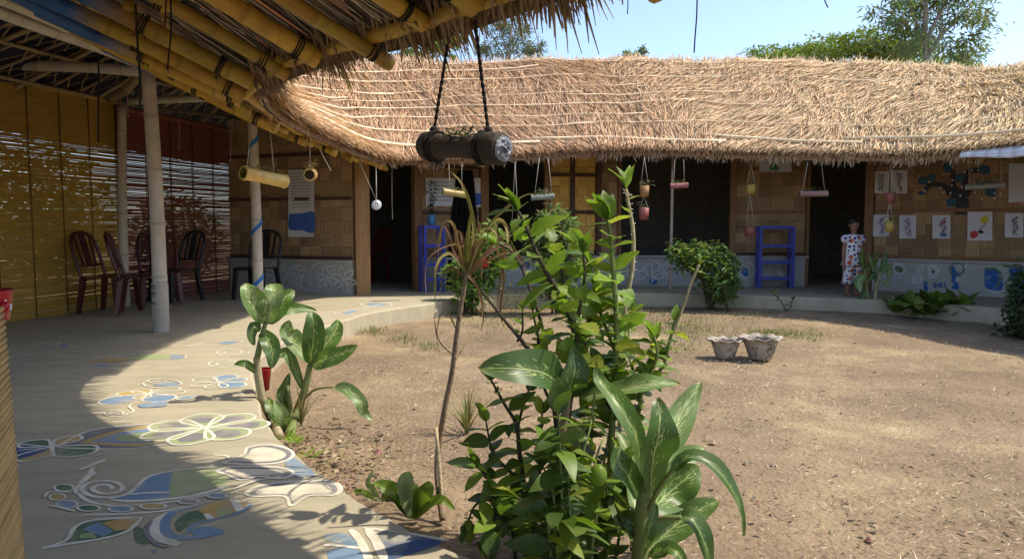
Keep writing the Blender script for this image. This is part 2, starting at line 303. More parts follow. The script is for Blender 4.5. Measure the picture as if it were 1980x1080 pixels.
# painted motifs on the floor (flat paint, thin films just above the concrete)
def spline(pts,n=6,closed=False):
    pts=[tuple(p)[:2]+(0,) for p in pts]
    if closed: pts=pts+[pts[0]]
    A=crom(pts,np.linspace(0,len(pts)-1,(len(pts)-1)*n+1)); return [(a[0],a[1]) for a in A]
class Paint:
    def __init__(s): s.m=[]
    def mb(s,c): s.m.append((c,MB())); return s.m[-1][1]
    def up(s,lv): return VZ+.0006+.0004*lv+.00009*len(s.m)
    def pt(s,x,y,lv,world): return Vector((x,y,s.up(lv))) if world else G(x,y,s.up(lv))
    def fill(s,pts,c,lv=1,sm=True,world=False):
        q=spline(pts,5,True)[:-1] if sm else pts
        P3=[s.pt(x,y,lv,world) for x,y in q]; ctr=sum(P3,Vector((0,0,0)))/len(P3)
        b=s.mb(c); n=len(P3); b.add(P3+[ctr],[(i,(i+1)%n,n) for i in range(n)])
    def line(s,pts,w=.022,c='white',closed=False,lv=3,sm=True,world=False):
        w*=.55
        q=spline(pts,6,closed) if sm else pts
        P3=[s.pt(x,y,lv,world) for x,y in q]; L_=[]; n=len(P3)
        for i,p in enumerate(P3):
            d=P3[min(i+1,n-1)]-P3[max(i-1,0)]
            if closed and i in (0,n-1): d=P3[1]-P3[n-2]
            d=Vector((d.x,d.y,0)); d=d.normalized() if d.length>1e-6 else Vector((1,0,0)); nn=Vector((-d.y,d.x,0)); ww=w/2*(1+.07*math.sin(i*1.3+p.x*20))
            if not closed: ww*=min(1,.45+2.2*min(i,n-1-i)/max(1,n-1)*2)
            L_+= [p+nn*ww,p-nn*ww]
        s.mb(c).add(L_,[(2*i,2*i+1,2*i+3,2*i+2) for i in range(n-1)])
    def petal(s,c,tip,hw,fillc=None,w=.018,oc='white',ratio=.34,inner=None):
        a=G(*c,VZ); b=G(*tip,VZ); s.petalw(a,b,ratio,fillc,w,oc,inner)
    def petalw(s,a,b,ratio,fillc=None,w=.018,oc='white',inner=None):
        d=b-a; n=Vector((-d.y,d.x,0))*ratio
        q=lambda k,m:((a+d*k+n*m).x,(a+d*k+n*m).y)
        pts=[q(.04,0),q(.3,.55),q(.62,1),q(.9,.62),q(1,0),q(.9,-.62),q(.62,-1),q(.3,-.55)]
        if fillc: s.fill(pts,fillc,1,True,True)
        if inner: s.fill([q(.35,.25),q(.62,.55),q(.82,.3),q(.82,-.3),q(.62,-.55),q(.35,-.25)],inner,2,True,True)
        s.line(pts,w,oc,True,3,True,True)
    def spiral(s,c,rx,ry,turns=2,w=.02,c0='white',ph=0):
        s.line([(c[0]+rx*(1-.8*i/24)*math.cos(ph+turns*2*math.pi*i/24),c[1]+ry*(1-.8*i/24)*math.sin(ph+turns*2*math.pi*i/24)) for i in range(25)],w,c0)
    def done(s,name):
        for c,b in s.m: b.build(name,M['p_'+c],floor,smooth=False)
z1=lambda *p:[(x/3,720+y/3) for x,y in p]
z2=lambda *p:[(x/3.6,580+y/3.6) for x,y in p]
z5=lambda *p:[(x/4.95,560+y/4.95) for x,y in p] and [(560+x/4.95,560+y/4.95) for x,y in p]
z6=lambda *p:[(620+x/5.21,880+y/5.21) for x,y in p]
p=Paint(); c3=G(*z1((1195,320))[0],VZ)
for k in range(7):
    a_=.25+k*2*math.pi/7; p.petalw(c3,c3+Vector((math.cos(a_)*.31,math.sin(a_)*.30,0)),.36,'green',.030,'white','grey')
p.done('painted_flower')
p=Paint()
p.fill(z1((330,425),(500,342),(700,307),(940,292),(1000,330),(1000,400),(800,432),(560,436)),'grey')
p.fill(z1((460,405),(650,340),(900,300),(930,330),(960,395),(760,425)),'ochre',2)
p.fill(z1((520,398),(700,345),(890,325),(900,395),(720,408)),'blue',3); p.fill(z1((660,382),(730,358),(890,342),(880,390),(720,396)),'green',4)
p.line(z1((330,425),(500,342),(700,307),(940,292)),.026); p.line(z1((330,432),(560,440),(800,437),(1010,400)),.026); p.done('painted_leaf')
p=Paint(); c=z1((300,428))[0]
for tx,ty,hw,fc in [(140,402,10,'dkgreen'),(450,366,10,'ochre'),(135,515,13,'ochre'),(525,470,11,'dkgreen')]: p.petal(c,z1((tx,ty))[0],hw,fc,.028)
p.fill(z1((95,415),(290,435),(110,500),(80,470)),'dkblue'); p.line(z1((100,450),(300,432)),.02); p.line(z1((100,412),(290,428)),.02); p.done('painted_flower')
p=Paint()
p.fill(z1((650,728),(760,690),(850,612),(1000,575),(1010,640),(990,715),(800,740)),'blue'); p.fill(z1((1000,575),(1140,556),(1300,548),(1310,640),(1150,685),(990,715)),'green')
p.line(z1((640,730),(760,690),(850,608),(1000,568),(1300,540)),.03); p.line(z1((640,735),(800,742),(1100,715),(1330,655)),.04); p.line(z1((450,690),(520,745),(700,770),(1000,745),(1330,680)),.03); p.line(z1((470,824),(800,812),(1010,790),(1200,750)),.028)
p.line(z1((750,705),(850,695),(985,692)),.03,'white')
p.spiral(z1((610,668))[0],55,20,2.1,.035); p.line(z1((440,700),(450,660),(520,600),(560,575)),.03); p.line(z1((540,570),(500,610),(470,640)),.05); p.line(z1((460,560),(520,540),(615,500)),.055); p.line(z1((545,545),(520,580)),.035); p.line(z1((590,470),(560,478)),.02)
for x,y,rx,ry,fc in [(335,718,48,20,'ochre'),(372,665,58,20,'dkgreen'),(390,760,60,22,'blue'),(515,783,65,18,'dkgreen'),(700,788,70,17,'blue'),(890,772,78,17,'ochre'),(1095,745,60,14,'grey'),(1260,712,56,15,'blue')]:
    e=[(x+rx*math.cos(a),y+ry*math.sin(a)) for a in np.linspace(0,2*math.pi,9)[:-1]]; p.fill(z1(*e),fc); p.line(z1(*e),.016,closed=True)
p.line(z1((260,720),(290,690),(420,690)),.02); p.line(z1((285,765),(440,800)),.02); p.done('painted_paisley')
p=Paint(); p.fill(z1((350,980),(430,890),(560,852),(820,842),(740,915),(600,958)),'dkgreen'); p.fill(z1((480,905),(570,865),(660,915),(600,950)),'blue',2,False); p.fill(z1((590,870),(700,845),(815,843),(740,905),(670,915)),'ochre',3,False); p.fill(z1((470,935),(540,920),(560,955),(460,958)),'green',2,False)
p.line(z1((240,1018),(380,970),(440,890),(560,850),(825,838)),.03); p.line(z1((240,1018),(400,990),(600,958),(740,915),(825,838)),.03); p.done('painted_leaf')
p=Paint(); p.line(z1((1040,788),(920,850),(890,900),(930,955),(1035,995)),.075,'white'); p.line(z1((1180,752),(1000,810),(955,880),(985,940),(1100,955),(1300,925)),.06,'blue'); p.line(z1((1465,755),(1400,805),(1250,845),(1130,880),(1080,930)),.03,'blue')
p.fill(z1((1100,915),(1180,890),(1280,905),(1290,930),(1150,945)),'blue'); p.fill(z1((1010,870),(1080,810),(1180,800),(1250,840),(1120,870),(1040,920)),'dkgreen'); p.fill(z1((1150,795),(1260,750),(1400,745),(1420,770),(1360,805),(1240,845)),'ochre',2); p.fill(z1((1250,800),(1320,780),(1350,805),(1270,835)),'green',3,False)
p.fill(z1((1330,735),(1375,725),(1420,790),(1370,805)),'white',4,False); p.fill(z1((1180,820),(1210,812),(1245,840),(1200,850)),'white',4,False); p.fill(z1((780,890),(830,905),(860,985),(790,975)),'dkgreen'); p.fill(z1((875,1025),(910,1020),(905,1045)),'blue',1,False); p.line(z1((880,850),(850,920),(900,985),(980,1010)),.03,'grey'); p.done('painted_crescent')
p=Paint()
def outl(pts,inner=None):
    p.fill(pts,'pale',1); p.line(pts,.026,'white',True,4); cx=sum(a for a,b in pts)/len(pts); cy=sum(b for a,b in pts)/len(pts)
    p.line([(cx+(a-cx)*.86,cy+(b-cy)*.80) for a,b in pts],.04,'grey',True,3)
outl(z1((1290,522),(1410,475),(1440,430),(1550,412),(1670,440),(1700,480),(1620,520),(1450,530)))
outl(z1((1420,700),(1480,660),(1650,632),(1880,625),(1975,655),(1950,705),(1790,712),(1690,770),(1650,715),(1480,715)))
outl(z1((1255,570),(1330,545),(1600,545),(1700,575),(1640,612),(1500,600),(1400,620),(1320,590)))
p.fill(z1((1650,505),(1700,490),(1780,545),(1820,590),(1690,600)),'blue',2); p.line(z1((1230,475),(1310,480),(1330,500)),.02); p.line(z1((1330,660),(1460,640),(1600,590),(1880,600)),.02,'grey'); p.line(z1((1340,680),(1500,620),(1700,600)),.022,'white'); p.done('painted_heart')
p=Paint()
for cc,tips in [(z2((1040,650))[0],[((820,648),5,'ochre'),((700,722),5,'blue'),((960,622),4,'ochre'),((1250,610),4,None),((960,690),5,'ochre'),((1150,705),5,'blue'),((1290,640),5,None)]),(z2((1520,572))[0],[((1370,545),5,None),((1330,600),5,None),((1600,520),4,'blue'),((1720,548),4,'blue'),((1680,605),6,'blue'),((1500,620),4,None)])]:
    for tp,hw,fc in tips: p.petal(cc,z2(tp)[0],hw,fc,.022)
p.fill(z2((1060,590),(1150,572),(1250,580),(1180,600)),'blue'); e=z2((990,575),(1060,548),(1180,550),(1265,582),(1150,605),(1030,600)); p.line(e,.022,closed=True); p.spiral(z2((1100,560))[0],26,5,1.6,.016)
p.spiral(z2((800,785))[0],26,7,2,.02); p.line(z2((870,795),(930,770),(900,735),(960,705)),.022); p.fill(z2((960,725),(1140,705),(1150,735),(990,745)),'blue',2); p.petal(z2((1500,690))[0],z2((1680,650))[0],5,None,.02); p.petal(z2((1400,670))[0],z2((1230,690))[0],6,'blue',.022); p.done('painted_flower')
p=Paint(); e=z2((1290,325),(1400,300),(1530,285),(1690,285),(1600,305),(1450,315)); p.line(e,.022,closed=True); p.fill(z2((1510,300),(1600,285),(1660,290),(1580,305)),'blue'); p.spiral(z2((1610,360))[0],35,8,2,.022); p.spiral(z2((1560,440))[0],38,8,2,.024)
p.line(z2((610,410),(760,385),(950,378),(1250,375),(1290,400),(1180,420)),.02); p.line(z2((550,450),(800,475),(1000,470),(1490,405)),.022); p.fill(z2((880,412),(1000,380),(1160,380),(1200,402),(1000,412)),'green'); p.fill(z2((1180,385),(1260,380),(1280,400),(1200,410)),'blue'); p.fill(z2((600,430),(760,405),(900,412),(760,432)),'ochre'); p.fill(z2((640,452),(740,445),(770,455),(700,465)),'blue'); p.done('painted_leaf')
p=Paint(); e=[(728+30*math.cos(a),588+4.5*math.sin(a)) for a in np.linspace(0,2*math.pi,13)[:-1]]; p.line(e,.035,closed=True); p.fill([(728+19*math.cos(a),588+2.8*math.sin(a)) for a in np.linspace(0,2*math.pi,9)[:-1]],'blue'); p.line([(620,612),(655,604),(690,598),(770,580)],.03); p.fill([(660,604),(680,599),(690,601),(672,606)],'blue'); p.line([(610,600),(660,596),(700,588)],.03,'ochre'); p.line([(790,580),(830,577),(870,574)],.03); p.spiral((640,606),22,4,1.5,.03,'pale'); p.done('painted_swirl')
p=Paint(); p.fill(z6((20,800),(120,778),(280,800),(390,900),(300,905),(80,860)),'blue'); p.fill(z6((60,960),(200,925),(400,960),(440,1060),(120,1060)),'blue'); p.line(z6((300,740),(390,840),(470,1000),(480,1060)),.05); p.line(z6((470,735),(560,860),(645,1050)),.06); p.line(z6((430,725),(700,755),(1000,800),(1290,855)),.03); p.fill(z6((580,765),(800,780),(1230,862),(1000,960),(720,1040),(660,1010)),'dkblue'); p.line(z6((30,900),(200,905),(400,930)),.03); p.done('painted_flower')
p=Paint(); p.line([(20,668),(60,655),(110,668),(150,672),(70,682),(20,690)],.03,'pale'); p.line([(110,655),(170,640),(260,640)],.025,'pale'); p.fill([(112,668),(128,664),(130,671),(116,672)],'blue'); p.line([(60,640),(140,628),(230,632)],.02,'pale'); p.line([(330,600),(420,590),(520,588)],.03,'pale'); p.spiral((95,664),40,9,1.6,.025,'pale'); p.done('painted_swirl')

# ------------------------------------------------------------------ thatched roof
roofT=thing('thatched_roof',(-1.8,6.2,CZ+.8),'long curved brown thatched roof ringing the yard, tied down with thin bamboo strips','roof')
def blades(Pb,D,Wd,Nn,L,wd,lift,cols,curl=0.):
    L=L[:,None]; wd=wd[:,None]
    b0=Pb-Wd*wd*.5; b1=Pb+Wd*wd*.5
    mid=Pb+D*L*.5+Nn*(lift*.35)[:,None]; tip=Pb+D*L+Nn*lift[:,None]
    m0=mid-Wd*wd*.5; m1=mid+Wd*wd*.5; t0=tip-Wd*wd*.14; t1=tip+Wd*wd*.14
    V=np.stack([b0,b1,m0,m1,t0,t1],1).reshape(-1,3); n=len(Pb); o=np.arange(n)[:,None]*6
    Fc=np.concatenate([o+np.array([[0,1,3,2]]),o+np.array([[2,3,5,4]])],1).reshape(-1,4)
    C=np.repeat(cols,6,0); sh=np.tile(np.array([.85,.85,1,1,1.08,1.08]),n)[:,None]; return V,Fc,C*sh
def frame(s,t):
    e=1e-3; p=roof(s,t); du=roof(s,np.where(t>1,t+e,t-e))-p; du/=np.linalg.norm(du,axis=1)[:,None]       # down-slope
    ds=roof(s+e,t)-p; ds/=np.linalg.norm(ds,axis=1)[:,None]; n=np.cross(ds,du); n*=np.sign(n[:,2])[:,None]; n/=np.linalg.norm(n,axis=1)[:,None]
    return p,du,ds,n
def straw_cols(s,n):
    a=np.array([.61,.40,.245]); b=np.array([.78,.61,.39]); k=np.clip((s-11)/4.5,0,1)[:,None]
    c=a*(1-k)+b*k; v=rng.normal(1,.2,n)[:,None]; c=c*np.clip(v,.45,1.5)
    dk=rng.random(n)<.2; c[dk]*=.45; pl=rng.random(n)<.12; c[pl]=c[pl]*.5+np.array([.8,.66,.47])*.5
    rd=rng.random(n)<.07; c[rd]=c[rd]*np.array([1.08,.88,.85]); return c
# thatch body (solid)
S=np.linspace(0,NS,161); T=np.concatenate([np.linspace(0,1,12),np.linspace(1.08,2,10)])
sg,tg=np.meshgrid(S,T,indexing='ij'); top=roof(sg,tg); th=np.where(tg<=1,.05+.09*np.clip(tg*5,0,1),.14); ptop=top.copy(); ptop[...,2]+=th; pbot=top.copy()
ns_,nt_=len(S),len(T); Vt=np.concatenate([ptop.reshape(-1,3),pbot.reshape(-1,3)]); ii=np.arange(ns_*nt_).reshape(ns_,nt_); B=ns_*nt_
ft=np.stack([ii[:-1,:-1],ii[1:,:-1],ii[1:,1:],ii[:-1,1:]],-1).reshape(-1,4); fb=ft[:,::-1]+B
fe=np.stack([ii[:-1,0],ii[:-1,0]+B,ii[1:,0]+B,ii[1:,0]],-1); fo=np.stack([ii[:-1,-1],ii[1:,-1],ii[1:,-1]+B,ii[:-1,-1]+B],-1)
loc=np.array(roofT.location)
me=np_mesh('thatch_body',Vt-loc,np.concatenate([ft,fe,fo]),M['thatch_base'],smooth=False); link('thatch_body',me,roofT)
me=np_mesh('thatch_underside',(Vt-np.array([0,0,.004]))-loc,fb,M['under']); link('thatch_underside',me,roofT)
# straw on the inner slope, in overlapping courses
n=130000; s=rng.uniform(5.2,NS-1.2,n); s=np.where(rng.random(n)<.04,rng.uniform(0,5.5,n),s); cr=rng.integers(0,11,n); t=np.clip((cr+rng.beta(2,2,n)*1.3)/11.,.03,1.03)
p_,du,ds,nn=frame(s,np.clip(t,0,.999)); sk=(.35*np.sin(s*1.3)+.25*np.sin(s*3.1+t*6)-.1)+rng.normal(0,.2,n)
D=du+ds*sk[:,None]+nn*rng.normal(.02,.07,n)[:,None]; D/=np.linalg.norm(D,axis=1)[:,None]; Wd=np.cross(nn,D); Wd/=np.linalg.norm(Wd,axis=1)[:,None]; tw=rng.normal(0,.45,n)[:,None]; Wd=Wd*np.cos(tw)+nn*np.sin(tw)
Lb=rng.uniform(.22,.5,n); Lb=np.minimum(Lb,.10+t*3.2); pb=p_+nn*(.10+.045*((t*11)%1)+rng.uniform(0,.05,n))[:,None]
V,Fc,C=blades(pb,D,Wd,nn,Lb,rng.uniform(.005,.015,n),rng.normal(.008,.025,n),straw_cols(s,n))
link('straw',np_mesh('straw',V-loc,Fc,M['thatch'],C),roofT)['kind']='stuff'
# eave fringe, all around
n=30000; s=rng.uniform(0,NS,n); t=rng.uniform(.0,.07,n)+np.where(s<8,.02,0); p_,du,ds,nn=frame(s,t+.002)
D=du+ds*rng.normal(.05,.35,n)[:,None]-np.array([0,0,1])*(rng.uniform(0,.55,n)+np.where(s<4.6,rng.uniform(.3,1.4,n),0))[:,None]; D/=np.linalg.norm(D,axis=1)[:,None]; Wd=np.cross(nn,D); Wd/=np.linalg.norm(Wd,axis=1)[:,None]; tw=rng.normal(0,.6,n)[:,None]; Wd=Wd*np.cos(tw)+nn*np.sin(tw)
pb=p_+np.array([0,0,1])*rng.uniform(.0,.13,n)[:,None]; Lb=rng.uniform(.06,.2,n)*(1+.35*np.sin(s*9)+.2*np.sin(s*23))*np.where(s<3.2,1.15,1)*np.where(s<4.6,.8,np.where(s<9,.5,.72))
V,Fc,C=blades(pb,D,Wd,nn,Lb,rng.uniform(.006,.018,n),rng.normal(-.01,.02,n),straw_cols(s,n)*np.where(s<5,.5,.95)[:,None])  # near fringe straw darkened: its backlit shade is put into the colour
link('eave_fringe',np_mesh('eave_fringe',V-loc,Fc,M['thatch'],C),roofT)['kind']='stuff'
# ridge tufts
n=5000; s=rng.uniform(7,NS-1,n); t=np.full(n,.985); p_,du,ds,nn=frame(s,t); D=-du*.6+ds*rng.normal(.2,.6,n)[:,None]+np.array([0,0,1])*rng.uniform(-.1,.35,n)[:,None]; D/=np.linalg.norm(D,axis=1)[:,None]; Wd=np.cross(nn,D); Wd/=np.linalg.norm(Wd,axis=1)[:,None]
V,Fc,C=blades(p_+nn*.11,D,Wd,nn,rng.uniform(.12,.3,n),rng.uniform(.008,.018,n),rng.normal(0,.03,n),straw_cols(s,n))
link('ridge_straw',np_mesh('ridge_straw',V-loc,Fc,M['thatch'],C),roofT)['kind']='stuff'
# strips of leaf seen from below, between the rafters
n=9000; s=rng.uniform(.5,7.5,n); Lu=rng.uniform(.3,.8,n); t=Lu/2.45+.015+rng.random(n)*(.97-Lu/2.45); p_,du,ds,nn=frame(s,t); D=du+ds*rng.normal(0,.10,n)[:,None]; D/=np.linalg.norm(D,axis=1)[:,None]; Wd=np.cross(nn,D)
cols=np.array([[.42,.34,.26]])*np.clip(rng.normal(.9,.6,n),.12,2.0)[:,None]; cols[rng.random(n)<.12]*=np.array([1.3,.75,.6])
V,Fc,C=blades(p_-nn*rng.uniform(.006,.028,n)[:,None],D,Wd,-nn,Lu,rng.uniform(.008,.024,n),rng.normal(.0,.012,n),cols)
link('leaf_strips',np_mesh('leaf_strips',V-loc,Fc,M['thatch'],C),roofT)['kind']='stuff'
# binding strips over the thatch
for ti,tt in enumerate((.055,.18,.27,.36,.46,.56,.68,.81,.94)):
    s0=6.0+random.random()
    while s0<NS-1.5:
        s1=min(s0+random.uniform(1.6,3.2),NS-1); k=10; dt=random.uniform(-.025,.025)
        ss=np.linspace(s0,s1,k); tts=np.clip(tt+np.linspace(-dt,dt,k)+.006*np.sin(ss*4+ti),.03,.97); q=roof(ss,tts); fr=frame(ss,tts)[3]; q[:,2]=.6*q[:,2]+.4*np.linspace(q[0,2],q[-1,2],k); q=q+fr*.20
        b=MB(); r=.020 if ti in(0,) else random.uniform(.008,.0125)
        if s0>13 and ti>0 and random.random()<.5: s0=s1; continue
        b.tube([Vector(x) for x in q],r,6,(.85,.70,.47)); b.build('binding_strip',M['rawbamboo'],roofT)
        s0=s1-random.uniform(.05,.4)
# rafters (yellow culms, some with blue paint higher up) and purlins
def culm(a,b,r,colf,nodes=.34,seg=4,n=9,bend=0.0):
    a=V3(a); b=V3(b); L=(b-a).length; pts=[]; rad=[]; cols=[]; k=max(2,int(L/nodes)); ph=random.random()*.5
    side=(b-a).cross(Vector((0,0,1))); side=side.normalized() if side.length>.01 else Vector((1,0,0))
    brk=[0]+[ (i+ph)/k for i in range(k)]+[1]; us=set([0,1])
    for u in brk[1:-1]: us|={max(0,u-.022/L),u,min(1,u+.022/L)}
    us=sorted(us|set(np.linspace(0,1,seg*2)))
    for u in us:
        nd=min(abs(u-x) for x in brk[1:-1])*L if k>0 else 1
        pts.append(a.lerp(b,u)+side*bend*math.sin(u*math.pi)+Vector((0,0,-.4*bend*math.sin(u*2.2*math.pi))))
        rad.append(r*(1.09 if nd<.008 else 1.0)*(1-.10*u)); c=colf(u); cols.append(tuple(x*(.72 if nd<.01 else 1) for x in c))
    return pts,rad,cols
def lash(b,p,d,r):
    d=d.normalized(); x=d.orthogonal().normalized(); y=d.cross(x)
    for k in range(3):
        o=d*((k-1)*.013+random.uniform(-.004,.004)); b.tube([p+o+(x*math.cos(q)+y*math.sin(q))*(r+.005) for q in np.linspace(0,2*math.pi,11)],.0045,4,cap=False)
    for k in range(random.randint(0,2)):
        q0=p+Vector((0,0,-r-.004)); q1=q0+Vector((random.uniform(-.05,.05),random.uniform(-.05,.05),-random.uniform(.02,.05))); b.tube([q0,q0.lerp(q1,.6)+Vector((random.uniform(-.02,.02),0,.01)),q1],[.004,.0035,.002],4)
ra=[]; d_=.30; s_=.2
arc=np.cumsum(np.r_[0,np.linalg.norm(np.diff(crom(EAVE,np.linspace(0,NS,2000)),axis=0),axis=1)]); sarc=np.linspace(0,NS,2000)
L0=1.75
while L0<arc[np.searchsorted(sarc,9.0)]:
    s0=float(np.interp(L0,arc,sarc)); r=random.uniform(.030,.052); lo=random.uniform(.0,.07)
    p0=RP(s0,lo,-r-.035); p1=RP(s0+random.uniform(-.04,.04),.98,-r-.035); bl=random.uniform(.34,.5) if (3.9<s0<7.2 and random.random()<.9) else 2
    cf=lambda u,bl=bl:(BLU if u>bl else tuple(x*random.uniform(.9,1.08) for x in YEL))
    b=MB(); b.tube(*culm(p0,p1,r,cf,bend=random.uniform(-.02,.02))[:2],9,culm(p0,p1,r,cf)[2] if False else (1,1,1)) if False else None
    pts,rad,cols=culm(p0,p1,r,cf,bend=random.uniform(-.05,.05)); b.tube(pts,rad,9,cols); o=b.build('rafter',M['bamboo'],roofT)
    l=MB(); dd=p1-p0
    for u in (random.uniform(.03,.08),random.uniform(.24,.32)):
        l=MB(); lash(l,p0.lerp(p1,u),dd,r*.98); l.build('lashing',M['cord'],o)
    L0+=random.uniform(.34,.45)
for tt,r in ((.05,.036),(.27,.034),(.5,.03),(.74,.03)):
    s0=1.75
    while s0<9.2:
        s1=min(s0+random.uniform(1.0,1.5),9.4); q0=RP(s0,tt,-.03); q1=RP(s1,tt,-.03); dv=(q1-q0).normalized()*.08; blue=(tt>.2 and 4<s0<8 and random.random()<.7)
        pts,rad,cols=culm(q0-dv,q1+dv,r,lambda u:(BLU if blue else YEL)); b=MB(); b.tube(pts,rad,9,cols); b.build('purlin',M['bamboo'],roofT); s0=s1
# beams of the open left wing
def pole(name,a,b,r,col,mt='bamboo',par=None,bend=.0,nodes=.35):
    pts,rad,cols=culm(a,b,r,lambda u:tuple(x*random.uniform(.95,1.05) for x in col),nodes=nodes,bend=bend,n=10); m_=MB(); m_.tube(pts,rad,10,cols); return m_.build(name,M[mt],par)
for s0,tt,dl in ((3.0,.33,.5),(3.7,.36,.45),(4.4,.33,.4),(2.3,.36,.5),(4.9,.42,.4),(3.3,.6,.5),(5.4,.34,.35)):
    pole('stub_pole',RP(s0,tt,-.10),RP(s0+dl,tt+random.uniform(-.02,.02),-.09),random.uniform(.028,.04),tuple(x*.8 for x in YEL),'bamboo',roofT)
post1=G(312,641,VZ); pt1=P(286,136,post1.y)
pole('white_beam',P(-60,0,4.9),pt1+Vector((0,.1,.02)),.045,(.55,.49,.40),'rawbamboo',roofT,.02)
pole('white_beam',P(-10,-6,4.9),pt1+Vector((.06,.25,.05)),.04,(.52,.46,.36),'rawbamboo',roofT,-.02)
pole('white_beam',P(-20,121,8.0),pt1+Vector((.05,0,-.02)),.055,(.50,.44,.35),'rawbamboo',roofT,.02)
pole('white_beam',P(250,196,8.9),P(450,188,8.6),.045,(.48,.42,.33),'rawbamboo',roofT)
q0=pt1+Vector((.05,-.2,.06)); q1=P(747,326,10.2)
pole('blue_pole',q0,q0.lerp(q1,.5),.030,BLU,'bamboo',roofT); pole('eave_pole',P(470,205,7.4),q1,.042,YEL,'bamboo',roofT); pole('eave_pole',q0+Vector((.10,.1,.03)),P(690,300,9.4),.036,YEL,'bamboo',roofT)
pole('cross_pole',P(235,180,8.4),P(268,150,7.6),.045,(.28,.19,.10),'rawbamboo',roofT); pole('cross_pole',P(212,190,8.6),P(250,172,8.1),.05,(.24,.17,.09),'rawbamboo',roofT)
# lattice and tarp under the left wing
tb=MB(); S2=np.linspace(4.0,9.2,30)
for a,b_ in ((.56,1.0),(1.0,1.96)):
    T2=np.linspace(a,b_,6)
    g=[[RP(x,y,-.035) for y in T2] for x in S2]
    for i in range(29):
        for j in range(5): tb.add([g[i][j],g[i+1][j],g[i+1][j+1],g[i][j+1]],[(0,1,2,3)])
tb.build('tarp',M['tarp'],roofT)
lt=MB()
for x in np.arange(4.1,9.2,.16):
    for a,b_ in ((.55,.98),(1.02,1.95)): lt.bar(RP(x,a,-.06),RP(x+.01,b_,-.06),.035,.012)
for x in np.arange(4.1,9.0,.085):
    for a in np.arange(.56,1.9,.16):
        if random.random()<.93 and not(.9<a<1.02):
            lt.bar(RP(x,a,-.048),RP(x+.12*random.choice((1,.7)),a+.15,-.048),.014,.006); lt.bar(RP(x+.10,a,-.053),RP(x,a+.15,-.053),.010,.005)
lt.build('lattice',M['split'],roofT,smooth=False)['kind']='stuff'
for x in np.arange(4.3,9.0,.42):
    pole('batten',RP(x,1.03,-.10),RP(x+.02,1.93,-.10),.022,(.33,.24,.13),'rawbamboo',roofT)
for tt in (1.2,1.45,1.72):
    for x in np.arange(4.2,8.6,1.1): pole('batten',RP(x,tt,-.085),RP(x+1.15,tt,-.085),.02,(.33,.24,.13),'rawbamboo',roofT)

# ------------------------------------------------------------------ posts of the left wing
def bpost(label,base,topp,r,band=None):
    t=thing('bamboo_post',base,label,'post','posts of the open wing')
    pts,rad,cols=culm(base-Vector((0,0,.02)),topp,r,lambda u:tuple(x*random.uniform(.94,1.05) for x in (.52,.45,.36)),nodes=.42,seg=8,n=12,bend=.035)
    b=MB(); b.tube(pts,rad,12,cols); b.build('culm',M['rawbamboo'],t)
    if band:
        for a0,a1,tn in band:
            v=[];f=[];k=24
            for i in range(k+1):
                u=a0+(a1-a0)*i/k; c=base.lerp(topp,u)+((topp-base).cross(Vector((0,0,1))).normalized() if False else Vector((1,0,0)))*0
                side=(topp-base).cross(Vector((0,0,1))); side=side.normalized() if side.length>.01 else Vector((1,0,0)); c=c+side*.035*math.sin(u*math.pi)+Vector((0,0,-.014*math.sin(u*2.2*math.pi)))
                an=tn+i/k*math.pi*1.7; rr=r*1.10*(1-.1*u)+.002; c2=c+Vector((0,0,.055))
                v+=[c+Vector((math.cos(an)*rr,math.sin(an)*rr,0)),c2+Vector((math.cos(an)*rr,math.sin(an)*rr,0))]
            m_=MB(); m_.add(v,[(2*i,2*i+2,2*i+3,2*i+1) for i in range(k)]); m_.build('blue_spiral',M['bluepost'],t)
    return t
M['bluepost']=mat('post_blue_paint',(.02,.14,.40),.6,var=.2)
t=bpost('thick pale bamboo post in front of the maroon chairs, bound with wire near its foot',post1,pt1,.068)
l=MB()
for zz in (.30,.38,.40,.46): lash(l,post1.lerp(pt1,zz/2.6)+Vector((.0,.0,0)),pt1-post1,.069)
l.build('wire_binding',M['cord'],t)
sl_=MB(); sl_.lathe(post1.lerp(pt1,.0),[(.072,0),(.076,.02),(.076,.46),(.071,.48)],16,(.36,.33,.28)); sl_.build('cement_sleeve',M['rawbamboo'],t)
bpost('pale bamboo post standing where the yellow and the red blind meet',G(243,592,VZ),P(236,205,G(243,592,VZ).y),.056)
pb3=G(500,601,VZ); bpost('pale bamboo post with a blue painted spiral, behind the broad-leaved plant',pb3,P(487,224,pb3.y),.062,[(.10,.24,3.3),(.38,.52,3.5),(.80,.94,3.2)])

